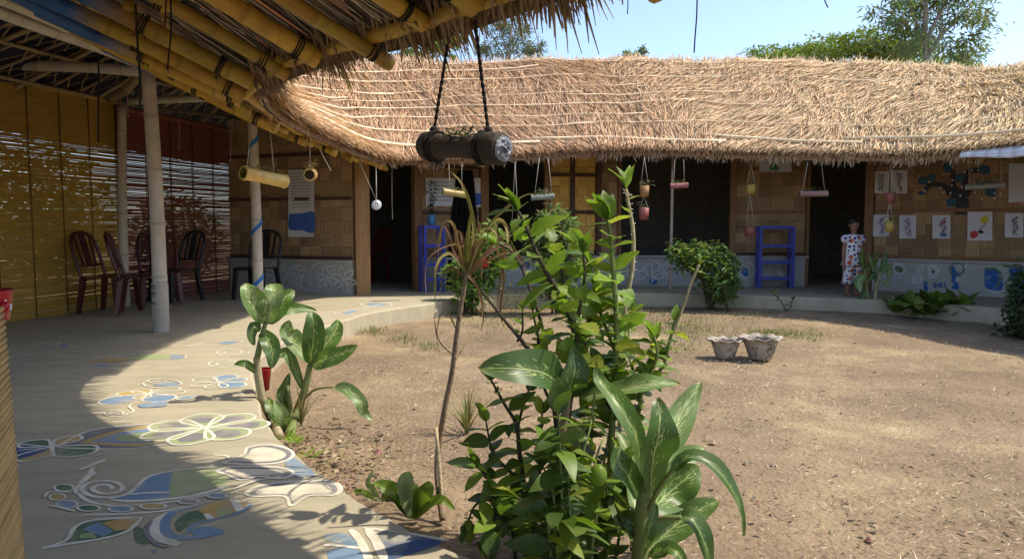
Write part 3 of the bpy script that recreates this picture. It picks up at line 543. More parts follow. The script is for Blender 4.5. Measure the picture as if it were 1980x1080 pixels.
# ------------------------------------------------------------------ blinds
def blind(label,A,B,ztop,mt,cordmat,zbot=VZ+.008,roll=True):
    t=thing('bamboo_blind',((A.x+B.x)/2,(A.y+B.y)/2,VZ),label,'blind'); d=(B-A); d.z=0; L=d.length; d.normalize(); nrm=Vector((-d.y,d.x,0))
    b=MB(); z=zbot
    while z<ztop:
        h=random.uniform(.0155,.0205)+(.002 if mt=='yslat' else 0); a=0
        while a<L:
            e=min(L,a+random.uniform(.5,1.4)); dz=random.uniform(-.0011,.0011); dz2=dz+random.uniform(-.001,.001); off=nrm*random.uniform(-.004,.004)
            p0=A+d*a+off; p1=A+d*e+off
            v=[]
            for q,zz in((p0,dz),(p1,dz2)):
                for nn_,hh in ((.004,-.5),(.006,.1),(.004,.5),(-.004,.5),(-.004,-.5)): v.append((q.x+nrm.x*nn_,q.y+nrm.y*nn_,z+zz+h*hh))
            b.add(v,[(0,1,6,5),(1,2,7,6),(2,3,8,7),(3,4,9,8),(4,0,5,9)])
            a=e+.0
        z+=h+(random.uniform(.0,.0028) if mt=='yslat' else random.uniform(.0004,.0034))
    b.build('slats',M[mt],t,smooth=False)['kind']='stuff'
    k=int(L/.42)
    for i in range(k+1):
        q=A+d*(L*(i+.1)/(k+.2)); c=MB(); c.tube([(q.x-nrm.x*.0,q.y-nrm.y*.0,zbot)]and[(q.x+s_*nrm.x*.011,q.y+s_*nrm.y*.011,zz) for s_,zz in((-1,zbot),(-1,ztop))],.006,5); c.tube([(q.x+nrm.x*.011,q.y+nrm.y*.011,zz) for zz in(zbot,ztop)],.006,5); c.build('cord',M[cordmat],t)
    pole('top_pole',Vector((A.x,A.y,ztop+.03)),Vector((B.x,B.y,ztop+.03)),.036,(.5,.28,.05) if mt=='yslat' else (.22,.07,.04),'bamboo',t)
    return t
M['ycord']=mat('blind_cord_brown',(.13,.075,.02),.9); M['rcord']=mat('blind_cord_red',(.09,.02,.015),.9)
b1=G(232,590,VZ); b0=G(0,625,VZ); dirb=(b1-b0).normalized(); b00=b0-dirb*2.2
blind('yellow bamboo slat blind letting slivers of light through, on the far left',b00,b1+dirb*.07,VZ+2.52,'yslat','ycord')
b2=b1+Vector((.03,.02,0)); b3=Vector((-4.36,11.66,VZ))
blind('dark red bamboo slat blind between the pale posts and the brown wall',b2,b3,VZ+2.45,'rslat','rcord')

# ------------------------------------------------------------------ schoolhouse walls
WALL=[(-4.42,11.6),(-2.25,10.75),(-1.51,11.4),(-.40,12.0),(1.83,12.45),(4.88,12.2),(5.66,11.55),(7.15,10.25),(8.1,8.6),(8.5,6.4),(8.3,4.0)]
def wall_seg(px):
    d=ray(px,430); 
    for i in range(len(WALL)-1):
        a=Vector((*WALL[i],0)); b=Vector((*WALL[i+1],0)); e=b-a
        den=d.x*e.y-d.y*e.x
        if abs(den)<1e-9: continue
        k=(a.x*e.y-a.y*e.x)/den; q=Vector((d.x*k,d.y*k,0)); u=(q-a).dot(e)/e.length_squared
        if k>0 and -1e-6<=u<=1+1e-6: return i,q
    return len(WALL)-2,Vector((*WALL[-1],0))
def wnorm(i):
    a=Vector((*WALL[i],0)); b=Vector((*WALL[i+1],0)); e=(b-a).normalized(); return e,Vector((e.y,-e.x,0))   # along, towards the yard
def WA(px,py,off=.05):
    i,q=wall_seg(px); e,nn=wnorm(i); a=Vector((*WALL[i],CZ))+nn*off; d=ray(px,py); k=(a-Vector((0,0,CZ))).dot(nn)/Vector((d.x,d.y,0)).dot(nn)
    return Vector((d.x*k,d.y*k,CZ+d.z*k))
def wpt(px): i,q=wall_seg(px); return q
DZ=VZ+.50; WT=VZ+2.62
school=thing('schoolhouse',(1.8,12.45,VZ),'long low schoolhouse of woven bamboo panels above a grey painted plinth','building')
_s,_t=np.meshgrid(np.linspace(6,NS,200),np.linspace(0,2,60),indexing='ij'); _rg=roof(_s,_t).reshape(-1,3)
def roofz(p): d=(_rg[:,0]-p.x)**2+(_rg[:,1]-p.y)**2; return float(_rg[int(np.argmin(d)),2])
def wallbox(name,a,b,z0,z1,th,mt,off=0.,par=None,cls=None):
    if z1>2.2: z1=min(z1,roofz(a)-.05,roofz(b)-.05)
    if z1<=z0: return None
    e=(b-a); e.z=0; e.normalize(); nn=Vector((e.y,-e.x,0)); c=(a+b)/2+nn*off; m_=MB(); L=(b-a).length
    m_.box((c.x,c.y,(z0+z1)/2),(L,th,z1-z0),math.atan2(e.y,e.x)); return m_.build(name,M[mt],par or school,smooth=False)
# plinth walls (with a projecting sill)
def dado(pa,pb,full=None):
    ia,a=wall_seg(pa); ib,b=wall_seg(pb); pts=[a]+[Vector((*WALL[k],0)) for k in range(ia+1,ib+1)]+[b]
    for p0,p1 in zip(pts[:-1],pts[1:]):
        if (p1-p0).length<.03: continue
        wallbox('plinth',p0,p1,VZ-.02,DZ-.03,.16,'dado'); wallbox('sill',p0,p1,DZ-.03,DZ+.004,.21,'dado',.015)
dado(446,684); dado(806,1562); dado(1690,2190)
# woven panels
def blockmesh(mt):
    b=MB(); n=5
    for k in range(n):
        y0=(k/n-.5)*1.0; y1=((k+1)/n-.5)*1.0-.015; ym=(y0+y1)/2; hh=.006+.003*((k*7)%3)
        xs=[-.5,-.44,.44,.5]; zz=[.0005,hh,hh,.0005]
        for i in range(3):
            b.add([(xs[i],y0,zz[i]*.4),(xs[i+1],y0,zz[i+1]*.4),(xs[i+1],ym,zz[i+1]),(xs[i],ym,zz[i])],[(0,1,2,3)]); b.add([(xs[i],ym,zz[i]),(xs[i+1],ym,zz[i+1]),(xs[i+1],y1,zz[i+1]*.4),(xs[i],y1,zz[i]*.4)],[(0,1,2,3)])
    o=b.build('woven_block',M[mt],None,smooth=False); me=o.data; bpy.data.objects.remove(o); return me
BM={k:blockmesh(k) for k in('weave','shutter')}
def panel(pa,pb,z0,z1,kind='weave',bs=.185,rails=(),th=.04):
    ia,a=wall_seg(pa); i2,b=wall_seg(pb); e=(b-a).normalized(); nn=Vector((e.y,-e.x,0)); L=(b-a).length
    pn=wallbox('woven_panel',a,b,z0,z1,th,'weave_gap'); off=WLOC[pn.name]
    nx_=max(1,round(L/bs)); nz_=max(1,round((z1-z0)/bs)); bx=L/nx_; bz=(z1-z0)/nz_; base=Matrix((e,Vector((0,0,1)),nn)).transposed()
    for i in range(nx_):
        for j in range(nz_):
            c=a+e*(i+.5)*bx+nn*(th/2+.002); c.z=z0+(j+.5)*bz; h=(i+j)%2
            o=bpy.data.objects.new('woven_block',BM[kind]); COL.objects.link(o); o.parent=pn
            rot=base@(Matrix.Rotation(math.pi/2,3,'Z') if h else Matrix.Identity(3)); sx,sy=(bz,bx) if h else (bx,bz)
            mw=Matrix.Translation(c-off)@rot.to_4x4()@Matrix.Rotation(random.gauss(0,.015),4,'Z')@Matrix.Diagonal((sx*random.uniform(.95,1.03),sy*random.uniform(.95,1.03),random.uniform(.7,1.6),1)); o.matrix_local=mw
    return pn
def vpost(px,wpx,z0,z1,mt,depth=.1,off=.03,name='door_post'):
    a=wpt(px-wpx/2); b=wpt(px+wpx/2); return wallbox(name,a,b,z0,z1,depth,mt,off)
def rail(pa,pb,z,h=.05,mt='darkwood',off=.035,th=.03,name='rail'):
    ia,a=wall_seg(pa); ib,b=wall_seg(pb); return wallbox(name,a,b,z-h/2,z+h/2,th,mt,off)
panel(447,684,DZ+.006,WT); rail(447,683,DZ+.03); rail(447,683,DZ+.9,.05); rail(447,683,DZ+1.55,.05)
vpost(697,27,VZ,WT,'lightwood',.2,.02); vpost(805,14,VZ,WT,'wood',.14,.02)
panel(813,925,DZ+.006,WT); rail(813,925,DZ+.70); rail(813,925,DZ+1.42); vpost(934,14,DZ+.005,WT,'wood',.1)
vpost(1056,11,DZ+.005,WT,'rawbamboo_grey' if 'rawbamboo_grey' in M else 'wood',.09,.05,'window_post')
panel(1063,1150,DZ+.006,WT,'shutter',.16)
for px in(1105,): vpost(px,9,DZ+.006,WT,'darkwood',.05,.035,'shutter_stile')
for z in(DZ+.05,DZ+.72,DZ+1.33): rail(1063,1149,z,.06,'darkwood',.04,.04,'shutter_rail')
vpost(1155,9,DZ+.005,WT,'darkwood',.09,.05,'window_post'); panel(1160,1192,DZ+.006,WT,'weave',.15)
vpost(1195,6,DZ+.005,WT,'wood',.08,.04,'window_post'); vpost(1415,11,DZ+.005,WT,'wood',.1,.03,'window_post')
panel(1421,1556,DZ+.006,WT); rail(1421,1556,DZ+.03); rail(1421,1556,DZ+.72,.055,'wood'); rail(1421,1556,DZ+1.42,.05,'wood'); vpost(1559,6,VZ,WT,'wood',.12,.03)
vpost(1682,16,VZ,WT,'wood',.12,.03)
panel(1691,1985,DZ+.006,WT,bs=.175); panel(1991,2085,DZ+.006,WT,bs=.175); rail(1691,1985,DZ+.03,.05,'wood'); rail(1691,1985,DZ+.73,.055,'wood'); rail(1691,1985,DZ+1.45,.05,'wood')
panel(2100,2190,DZ+.006,WT)
rail(937,1052,WT-.12,.24,'wood',0,.06,'lintel'); rail(1198,1410,WT-.12,.24,'wood',0,.06,'lintel'); rail(712,797,WT-.12,.24,'wood',0,.06,'lintel'); rail(1563,1674,WT-.12,.24,'wood',0,.06,'lintel')
# back of the rooms
BK=[]
for i,(x,y) in enumerate(WALL):
    d=Vector((x-2.4,y-6.4,0)).normalized(); BK.append(Vector((x,y,0))+d*3.0)
BK[0]=Vector((-4.5,14.4,0)); BK[1]=Vector((-3.6,14.2,0))
for i in range(len(BK)-1): wallbox('back_wall',BK[i],BK[i+1],VZ,VZ+2.4,.06,'inside')
for i in(0,3,6,10): wallbox('end_wall',Vector((*WALL[i],0))+(BK[i]-Vector((*WALL[i],0))).normalized()*.1,BK[i],VZ,VZ+3.0,.05,'inside')
# wall above the open front, up under the thatch
for i in range(len(WALL)-1): wallbox('gable_board',Vector((*WALL[i],0)),Vector((*WALL[i+1],0)),WT+.004,WT+.5,.03,'inside')

# strokes painted on the plinth
class WPaint:
    def __init__(s,off): s.m=[]; s.off=off
    def mb(s,c): s.m.append((c,MB())); return s.m[-1][1]
    def line(s,pts,c,wd=.02,closed=False,sm=True,k=0):
        q=spline(pts,6,closed) if sm else pts; P3=[WA(x,y,s.off+.002*k+.0003*len(s.m)) for x,y in q]; n=len(P3); L_=[]
        i0,_=wall_seg(pts[0][0]); e,nn=wnorm(i0)
        for i,p in enumerate(P3):
            d=P3[min(i+1,n-1)]-P3[max(i-1,0)]
            if closed and i in(0,n-1): d=P3[1]-P3[n-2]
            sd_=nn.cross(d); sd_=sd_.normalized() if sd_.length>1e-7 else Vector((0,0,1)); ww=wd/2*(1+.2*math.sin(i*1.7))
            L_+=[p+sd_*ww,p-sd_*ww]
        s.mb(c).add(L_,[(2*i,2*i+1,2*i+3,2*i+2) for i in range(n-1)])
    def fill(s,pts,c,k=0):
        q=spline(pts,5,True)[:-1]; P3=[WA(x,y,s.off-.001+.002*k+.0003*len(s.m)) for x,y in q]; ctr=sum(P3,Vector())/len(P3); n=len(P3)
        s.mb(c).add(P3+[ctr],[(i,(i+1)%n,n) for i in range(n)])
    def done(s,name,par):
        for c,b in s.m: b.build(name,M[c],par,smooth=False)
def ell(cx,cy,rx,ry,n=9,a0=0): return [(cx+rx*math.cos(a0+a),cy+ry*math.sin(a0+a)) for a in np.linspace(0,2*math.pi,n)[:-1]]
def flower(w,cx,cy,r,n=6,c='w_white',wd=.02):
    for i in range(n):
        a=2*math.pi*i/n+.3; w.line([(cx,cy),(cx+r*.6*math.cos(a-.35),cy+r*.6*math.sin(a-.35)),(cx+r*math.cos(a),cy+r*math.sin(a)),(cx+r*.6*math.cos(a+.35),cy+r*.6*math.sin(a+.35)),(cx,cy)],c,wd)
w=WPaint(.087)
for cx,cy,r in((532,530,24),(575,535,20),(632,538,24),(664,540,26)): flower(w,cx,cy,r)
w.line([(545,555),(560,520),(585,515),(600,540),(595,560),(580,550),(585,535)],'w_white',.022); w.line([(600,520),(620,505),(640,515),(655,505)],'w_white',.02); w.done('painted_flower',school)
w=WPaint(.087)
for cx,cy,r in((970,520,22),(1010,515,20),(1060,520,22),(1140,520,22),(1180,518,20)): flower(w,cx,cy,r,5)
for cx,cy in((958,515),(1018,512),(1098,520),(1263,543)): w.fill(ell(cx,cy,8,6),'w_blue')
for x0 in(1228,1262): w.line([(x0,505),(x0+16,512),(x0+22,530),(x0+8,540),(x0,528),(x0+14,520),(x0+30,510),(x0+34,545)],'w_white',.026)
flower(w,1232,525,22,5); flower(w,1285,530,20,5); w.line([(990,545),(1040,535),(1100,548),(1200,538)],'w_white',.02)
w.line(ell(1445,522,14,15),'w_white',.025,True); w.fill(ell(1440,527,7,9),'w_blue'); w.line([(1500,505),(1512,530),(1530,525),(1545,545)],'w_white',.02); w.line([(1480,535),(1495,520),(1520,540)],'w_white',.018); w.done('painted_scroll',school)
zz=lambda *q:[(1680+x/6.6,470+y/6.6) for x,y in q]
def letters(w,txt,x,y,h,c,wd,slope=0.):
    S_={'A':[[(0,1),(.35,0),(.7,1)],[(.15,.62),(.55,.62)]],'P':[[(0,1),(0,0),(.5,.05),(.55,.4),(0,.5)]],'L':[[(0,0),(0,1),(.5,1)]],'E':[[(.5,0),(0,0),(0,1),(.5,1)],[(0,.5),(.4,.5)]],'B':[[(0,1),(0,0),(.45,.08),(.4,.42),(0,.48),(.5,.6),(.5,.92),(0,1)]]}
    for i,ch in enumerate(txt):
        for st in S_[ch]: w.line([(x+i*h*.78+u*h,y+v*h+slope*i*h) for u,v in st],c,wd,sm=False)
w=WPaint(.087); w.fill(zz((320,290),(385,275),(450,320),(440,375),(380,385),(325,350)),'w_green'); w.line(zz((320,290),(385,275),(450,320),(440,375),(380,385),(325,350)),'w_white',.028,True,k=1); w.line(zz((385,280),(370,250),(330,235),(345,265),(420,260)),'w_white',.02); letters(w,'APPLE',1727.5,531,9,'w_white',.012,.12); w.done('painted_apple',school)
w=WPaint(.087); w.line(zz((690,280),(630,320),(625,410)),'w_white',.022); w.line(zz((690,285),(680,340),(635,370)),'w_white',.016); w.line([tuple(q) for q in ell(*zz((620,460))[0],10,8)],'w_white',.024,True); w.line(zz((590,430),(590,490)),'w_white',.012); w.line(zz((620,425),(620,500)),'w_white',.012); w.line(zz((655,430),(655,495)),'w_white',.012); w.line(zz((555,460),(680,465)),'w_white',.012); w.done('painted_music_note',school)
w=WPaint(.087); c_=zz((820,362))[0]; w.line(ell(*c_,11,11.2),'w_white',.028,True); w.line(ell(*c_,6,6),'w_white',.018,True); w.fill(ell(*c_,3.5,3.5),'w_green'); 
for a in np.linspace(0,6.28,6)[:-1]: w.line([(c_[0]+6*math.cos(a),c_[1]+6*math.sin(a)),(c_[0]+10*math.cos(a),c_[1]+10*math.sin(a))],'w_white',.014,sm=False)
w.fill(zz((700,490),(745,490),(750,600),(705,600)),'w_blue'); letters(w,'BALL',1806,546,9,'w_blue',.016); w.done('painted_ball',school)
w=WPaint(.087)
w.fill(zz((1480,330),(1620,320),(1700,400),(1700,590),(1560,590),(1480,540)),'w_blue'); w.fill(zz((1780,330),(1980,320),(1980,620),(1860,640),(1820,480)),'w_blue'); w.line(zz((1480,330),(1620,330),(1680,420),(1640,560)),'w_green',.03); w.line(zz((1150,230),(1200,320),(1290,230)),'w_white',.022); w.line(zz((1060,300),(1090,380),(1080,470),(1130,560),(1060,560)),'w_blue',.05); w.fill(zz((1050,370),(1150,380),(1150,420),(1060,420)),'w_blue'); w.line(zz((1500,590),(1600,630),(1700,610)),'w_white',.018); w.fill(ell(*zz((1130,470))[0],3,3),'w_white'); w.line(ell(1850,520,14,12),'w_green',.02,True); w.line(zz((1720,280),(1800,300),(1880,280)),'w_green',.03); w.done('painted_boat',school)

# tree painting on the right-hand panel
zt=lambda *q:[(1660+x/6.19,300+y/6.19) for x,y in q]
w=WPaint(.04); w.off=.042
M['trunkpaint']=mat('mural_trunk',(.045,.045,.05),.8,var=.2); M['petalpaint']=mat('mural_blossom',(.6,.55,.52),.8); M['bluepaper']=mat('mural_blue_leaf',(.04,.11,.17),.8,var=.3)
for q,wd in((((1240,710),(1235,600),(1200,500),(1140,440),(1060,380)),.16),(((1225,620),(1250,500),(1310,410),(1330,390)),.12),(((1180,480),(1060,390),(960,350),(870,350),(800,410)),.07),(((1150,450),(1135,330),(1130,180)),.06),(((1270,440),(1280,290),(1330,190),(1440,185)),.07),(((1215,700),(1240,560)),.14)): w.line(zt(*q),'trunkpaint',wd)
for q in(((720,260),(820,270),(820,350),(720,340)),((850,230),(915,230),(915,300),(850,300)),((1010,110),(1110,90),(1110,200),(1020,190)),((1450,130),(1560,130),(1560,220),(1450,210)),((1150,230),(1250,220),(1260,320),(1160,310)),((1520,400),(1640,400),(1640,490),(1520,480)),((1050,530),(1150,520),(1160,600),(1070,610)),((720,430),(800,430),(790,470),(720,470))): w.fill(zt(*q),'bluepaper')
for x,y in((850,320),(785,430),(980,390),(1030,440),(1100,455),(1125,300),(1115,360),(1220,485),(1355,180),(1435,180),(1270,205),(1240,385),(1390,450),(1480,520),(1630,520),(1700,460),(1630,455),(1120,130),(1740,395),(1010,450),(730,250)): w.fill(ell(*zt((x,y))[0],2.2,2.2,7),'petalpaint',1)
w.done('painted_tree',school)

# ------------------------------------------------------------------ papers on the walls
def sheet(label,x0,y0,x1,y1,marks=(),name='paper_drawing',cat='drawing',mt='paper',group=None,tilt=0,off=.046,curl=.01):
    a=WA(x0,y1,off); b=WA(x1,y1,off); c=WA(x1,y0,off); d=WA(x0,y0,off); ctr=(a+b+c+d)/4; i,_=wall_seg((x0+x1)/2); e,nn=wnorm(i)
    t=thing(name,ctr,label,cat,group); m_=MB(); k=5; v=[]
    for j in range(k):
        u=j/(k-1); l=a.lerp(b,u); h=d.lerp(c,u); bow=curl*(2*u-1)**2
        v+=[l+nn*(bow+.004),h+nn*bow*.4,l+nn*(bow+.0015),h+nn*(bow*.4-.0025)]
    f=[]
    for j in range(k-1):
        o=j*4; f+=[(o,o+4,o+5,o+1),(o+2,o+3,o+7,o+6),(o,o+2,o+6,o+4),(o+1,o+5,o+7,o+3)]
    f+=[(0,1,3,2),((k-1)*4,(k-1)*4+2,(k-1)*4+3,(k-1)*4+1)]
    m_.add(v,f); m_.build('sheet',M[mt],t,smooth=False)
    if marks:
        w=WPaint(off+curl+.006)
        W_,H_=x1-x0,y1-y0
        for mk in marks:
            pts=[(x0+u*W_,y0+q*H_) for u,q in mk[1]]
            if mk[0]=='f': w.fill(pts,mk[2])
            else: w.line(pts,mk[2],mk[3])
        w.done('ink_marks',t)
    return t
def scrib(seed,c,cx=.5,wd=.007,n=9):
    r=random.Random(seed); out=[]
    for _ in range(3): out.append(('l',[(cx+r.uniform(-.2,.2),.12+.76*i/n+r.uniform(-.04,.04)) for i in range(n+1)],c,wd))
    return out
sheet('pencil sketch sheet pinned upper left beside the right doorway',1688,331,1719,374,scrib(1,'ink'))
sheet('grey pencil sketch pinned upper, second from the right doorway',1722,329,1755,374,scrib(2,'ink'))
sheet('violet figure drawing pinned low, nearest the right doorway',1688,415,1720,457,scrib(3,'violet'))
sheet('white sheet with one thin violet flower, second in the lower row',1739,416,1772,461,scrib(4,'violet'))
sheet('white sheet with a red and blue figure, third in the lower row',1803,416,1838,461,scrib(5,'ink',.6)+[('f',ell(.62,.3,.1,.07),'redink'),('f',ell(.6,.85,.18,.06),'blueink')])
sheet('drawing of a red heart and a yellow flower on a branch',1871,409,1919,465,[('f',[(.1,.72),(.28,.66),(.42,.76),(.36,.88),(.14,.92)],'redink'),('f',[(.5,.25),(.7,.12),(.82,.2),(.78,.38),(.58,.38)],'yellowink'),('l',[(.72,.4),(.5,.62),(.4,.72)],'ink',.012),('f',[(.4,.7),(.52,.64),(.66,.72),(.5,.75)],'blackink')])
sheet('pencil drawing sheet pinned low at the right edge, past the heart drawing',1943,412,1979,459,scrib(6,'ink',.55))
sheet('large poster with an orange sun and a wheel, upper right edge',1951,316,2030,394,[('f',ell(.32,.78,.17,.16),'orangeink'),('l',ell(.36,.25,.16,.15)+[(.52,.25)],'ink',.03),('f',[(.0,.98),(.4,.9),(.98,.95),(.98,1.0),(.0,1.0)],'redink')],name='poster',cat='poster')
sheet('paper with a green triangle tucked under the thatch above the woven panel',1468,305,1530,332,[('f',[(.3,.85),(.45,.3),(.6,.85)],'greenink'),('f',[(.15,.2),(.2,.05),(.35,.2)],'redink')])
sheet('white and blue printed poster on the shaded brown wall',558,328,608,458,[('f',[(.02,.655),(.5,.65),(.98,.64),(.98,.93),(.5,.90),(.02,.88)],'blueink')]+[('l',[(.1,.06+i*.045),(.88,.06+i*.045)],'ink',.006) for i in range(12)],name='poster',cat='poster')
sheet('pale printed notice behind the potted fern',823,344,880,398,[('l',[(.1,.15+i*.13),(.9,.15+i*.13)],'ink',.008) for i in range(6)],name='poster',cat='poster')
sheet('narrow notice with a blue picture beside the black cloth',912,344,932,400,[('f',[(.1,.55),(.9,.55),(.9,.9),(.1,.9)],'blueink')],name='poster',cat='poster')
# black cloth hanging on the wall
t=thing('hanging_cloth',WA(890,560,.1),'long black cloth hanging on the wall beside the tall blue rack','cloth'); m_=MB(); k=14; rows=[(330,886,914),(360,880,918),(420,872,922),(500,866,926),(562,862,930)]
g=[]
for py,xa,xb in rows:
    g.append([WA(xa+(xb-xa)*j/k,py,.10+.025*math.sin(j*1.9+py*.01)) for j in range(k+1)])
for i in range(len(g)-1):
    for j in range(k): m_.add([g[i][j],g[i+1][j],g[i+1][j+1],g[i][j+1]],[(0,1,2,3)])
o=m_.build('drape',mat('black_fabric',(.006,.005,.006),.95,var=.2),t); sm=o.modifiers.new('thick','SOLIDIFY'); sm.thickness=.012

# ------------------------------------------------------------------ leaf meshes
def leafmesh(name,mt,wd=.42,droop=.25,fold=.22,serr=0.,prof='ovate',n=8):
    b=MB(); cols=[-1,-.5,0,.5,1]; vs=[]; uv=[]
    for i in range(n+1):
        v=i/n
        if prof=='ovate': h=math.sin(math.pi*min(1,v**.75))**.8 if 0<v<1 else 0
        else: h=(math.sin(math.pi*v)**.9) if 0<v<1 else 0
        h*=wd*.5*(1+(serr if i%2 else -serr)); h=max(h,.012)
        for u in cols:
            z=-droop*v*v+abs(u)*h*math.tan(fold)*2*.5+.02*math.sin(v*9+u*2)*abs(u); vs.append((u*h,v-.1*droop*v*v,z)); uv.append((u,v))
    fs=[(i*5+j,i*5+j+1,(i+1)*5+j+1,(i+1)*5+j) for i in range(n) for j in range(4)]
    b.add(vs,fs,(1,1,1),uv); o=b.build(name,M[mt],None); me=o.data; bpy.data.objects.remove(o); return me
LEAVES={'hib':[leafmesh('leaf',m,wd,dr,.2,.10,'ovate',12) for m,wd,dr in(('leaf',.5,.15),('leaf_lt',.48,.3),('leaf',.45,.5),('leaf_lt',.55,.05))],
 'cit':[leafmesh('leaf',m,wd,dr,.12,0,'ovate') for m,wd,dr in(('leaf',.6,.2),('leaf_dk',.66,.35),('leaf_dk',.58,.5),('leaf_lt',.55,.15))],
 'lan':[leafmesh('leaf',m,wd,dr,.2,.04,'lance') for m,wd,dr in(('leaf_lt',.34,.2),('leaf',.36,.35),('leaf_lt',.32,.1))],
 'dk':[leafmesh('leaf',m,wd,dr,.15,0,'ovate') for m,wd,dr in(('leaf_dk',.5,.4),('leaf_dk',.55,.25),('leaf',.5,.6))]}
def put_leaf(par,kind,pos,d,size,roll=None,up=Vector((0,0,1))):
    me=random.choice(LEAVES[kind]); o=bpy.data.objects.new('leaf',me); COL.objects.link(o); o.parent=par
    y=d.normalized(); x=y.cross(up)
    if x.length<.1: x=y.cross(Vector((1,0,0)))
    x.normalize(); z=x.cross(y); a=random.gauss(0,.5) if roll is None else roll
    x2=x*math.cos(a)+z*math.sin(a); z2=x2.cross(y); m_=Matrix((x2,y,z2)).transposed().to_4x4()
    o.matrix_local=Matrix.Translation(V3(pos)-WLOC[par.name])@m_@Matrix.Diagonal((size,size,size,1)); return o
def stemcurve(pts,k=6): 
    A=crom([tuple(p) for p in pts],np.linspace(0,len(pts)-1,(len(pts)-1)*k+1)); return [Vector(a) for a in A]
def leafy_stem(par,pts,r0,r1,kind,u0=.1,u1=1.,gap=.035,size=.1,mt='stembrown',spread=1.,pairs=True,tipn=3,up=.35,drop=0.):
    c=stemcurve(pts); n=len(c); b=MB(); b.tube(c,[r0+(r1-r0)*i/(n-1) for i in range(n)],7); b.build('stem',M[mt],par)
    d=[0]
    for i in range(1,n): d.append(d[-1]+(c[i]-c[i-1]).length)
    L=d[-1]; x=L*u0; az=random.uniform(0,6)
    while x<L*u1:
        i=max(1,min(n-1,int(np.searchsorted(d,x)))); f=(x-d[i-1])/max(1e-6,d[i]-d[i-1]); p_=c[i-1].lerp(c[i],f); t_=(c[i]-c[i-1]).normalized()
        az+=2.4+random.uniform(-.4,.4)
        for q in ((0,math.pi) if pairs else (0,)):
            if random.random()<drop: continue
            o=t_.orthogonal().normalized(); o2=t_.cross(o); dd=(o*math.cos(az+q)+o2*math.sin(az+q))*spread+t_*up+Vector((0,0,random.uniform(-.25,.35))); put_leaf(par,kind,p_,dd,size*.93*random.choice((.45,.7,.9,1.05,1.2))*random.uniform(.85,1.15))
        x+=gap*random.uniform(.8,1.3)
    for _ in range(tipn): put_leaf(par,kind,c[-1],(c[-1]-c[-2]).normalized()*1.1+Vector((random.uniform(-.5,.5),random.uniform(-.5,.5),random.uniform(0,.5))),size*random.uniform(.6,1))
    return c
def ribbon(par,pts,wd,mt,face=None,prof='ovate',fold=.15,n=14,name='leaf',col=(1,1,1),wave=.0,tip=.0,smooth=True):
    """one broad leaf along a 3-D curve, with thickness of a leaf, midrib fold and wavy margins"""
    A=crom([tuple(p) for p in pts],np.linspace(0,len(pts)-1,n+1)); C=[Vector(a) for a in A]; b=MB(); vs=[];uv=[]; ph=random.random()*6
    face=V3(face) if face is not None else Vector((.45,-.75,.5))
    for i,p_ in enumerate(C):
        v=i/n; t_=(C[min(i+1,n)]-C[max(i-1,0)]).normalized(); s_=t_.cross(face); s_=s_.normalized() if s_.length>.05 else t_.orthogonal().normalized(); nn=s_.cross(t_)
        if prof=='ovate': h=max(.02,math.sin(math.pi*v**.8)**.75 if 0<v<1 else 0)
        elif prof=='strap': h=max(.03,min(1,v*6+.35)*(1-v**3)) 
        else: h=max(.02,math.sin(math.pi*v)**.8 if 0<v<1 else 0)
        for u in(-1,-.66,-.33,0,.33,.66,1):
            vs.append(p_+s_*u*h*wd*.44+nn*(abs(u)*h*wd*.5*fold*2+wave*1.5*wd*abs(u)*math.sin(v*13+ph+(2 if u>0 else 0)))); uv.append((u,v))
    b.add(vs,[(i*7+j,i*7+j+1,(i+1)*7+j+1,(i+1)*7+j) for i in range(n) for j in range(6)],col,uv); return b.build(name,M[mt],par,smooth=smooth)
def stalk(par,pts,r0,r1,mt='stemgreen',name='stalk'):
    c=stemcurve(pts); n=len(c); b=MB(); b.tube(c,[r0+(r1-r0)*i/(n-1) for i in range(n)],7); return b.build(name,M[mt],par)

# ------------------------------------------------------------------ dumb cane by the left kerb
D0=4.42
def Q(px,py,dy=0.,D=D0): return P(px,py,D+dy)
t=thing('dumb_cane',G(537,838),'spotted broad-leaved dumb cane leaning over the curved kerb on the left','plant')
b0_=G(540,842); stalk(t,[b0_,Q(528,815),Q(508,770,-.02),Q(499,720,-.03),Q(497,690,-.03)],.030,.022,'stempale','stem'); stalk(t,[Q(497,695,-.03),Q(505,655,-.02),Q(514,622)],.02,.012,'stemgreen','stem')
FC=Vector((.35,-.85,.35))
for pts,wd,mt in [([Q(514,625),Q(497,592,-.08),Q(482,566,-.12),Q(473,547,-.10)],.155,'dief_lt'),([Q(515,624),Q(520,590,-.05),Q(530,562,-.03),Q(522,548,.04)],.15,'dief_lt'),([Q(517,626),Q(535,600,.02),Q(552,575,.06),Q(570,562,.1)],.13,'dief_md'),
    ([Q(519,626,.02),Q(548,600,.1),Q(580,596,.15),Q(612,600,.2)],.085,'dief_md'),([Q(503,640,-.03),Q(492,630,-.06),Q(486,650,-.08),Q(492,668,-.07)],.07,'dief_dk'),([Q(506,640),Q(520,660,-.06),Q(527,685,-.09),Q(524,712,-.1)],.12,'dief_dk'),
    ([Q(499,722,-.03),Q(480,706,-.08),Q(468,702,-.1),Q(452,704,-.1)],.055,'dief_md')]: ribbon(t,pts,wd,mt,FC,wave=.04)
t=thing('dumb_cane',G(566,836),'second dumb cane beside the kerb, one pale leaf drooping to the right','plant')
b0_=G(560,840); stalk(t,[b0_,Q(573,800,.08),Q(590,750,.1),Q(600,705,.1)],.032,.018,'stemgreen','stem')
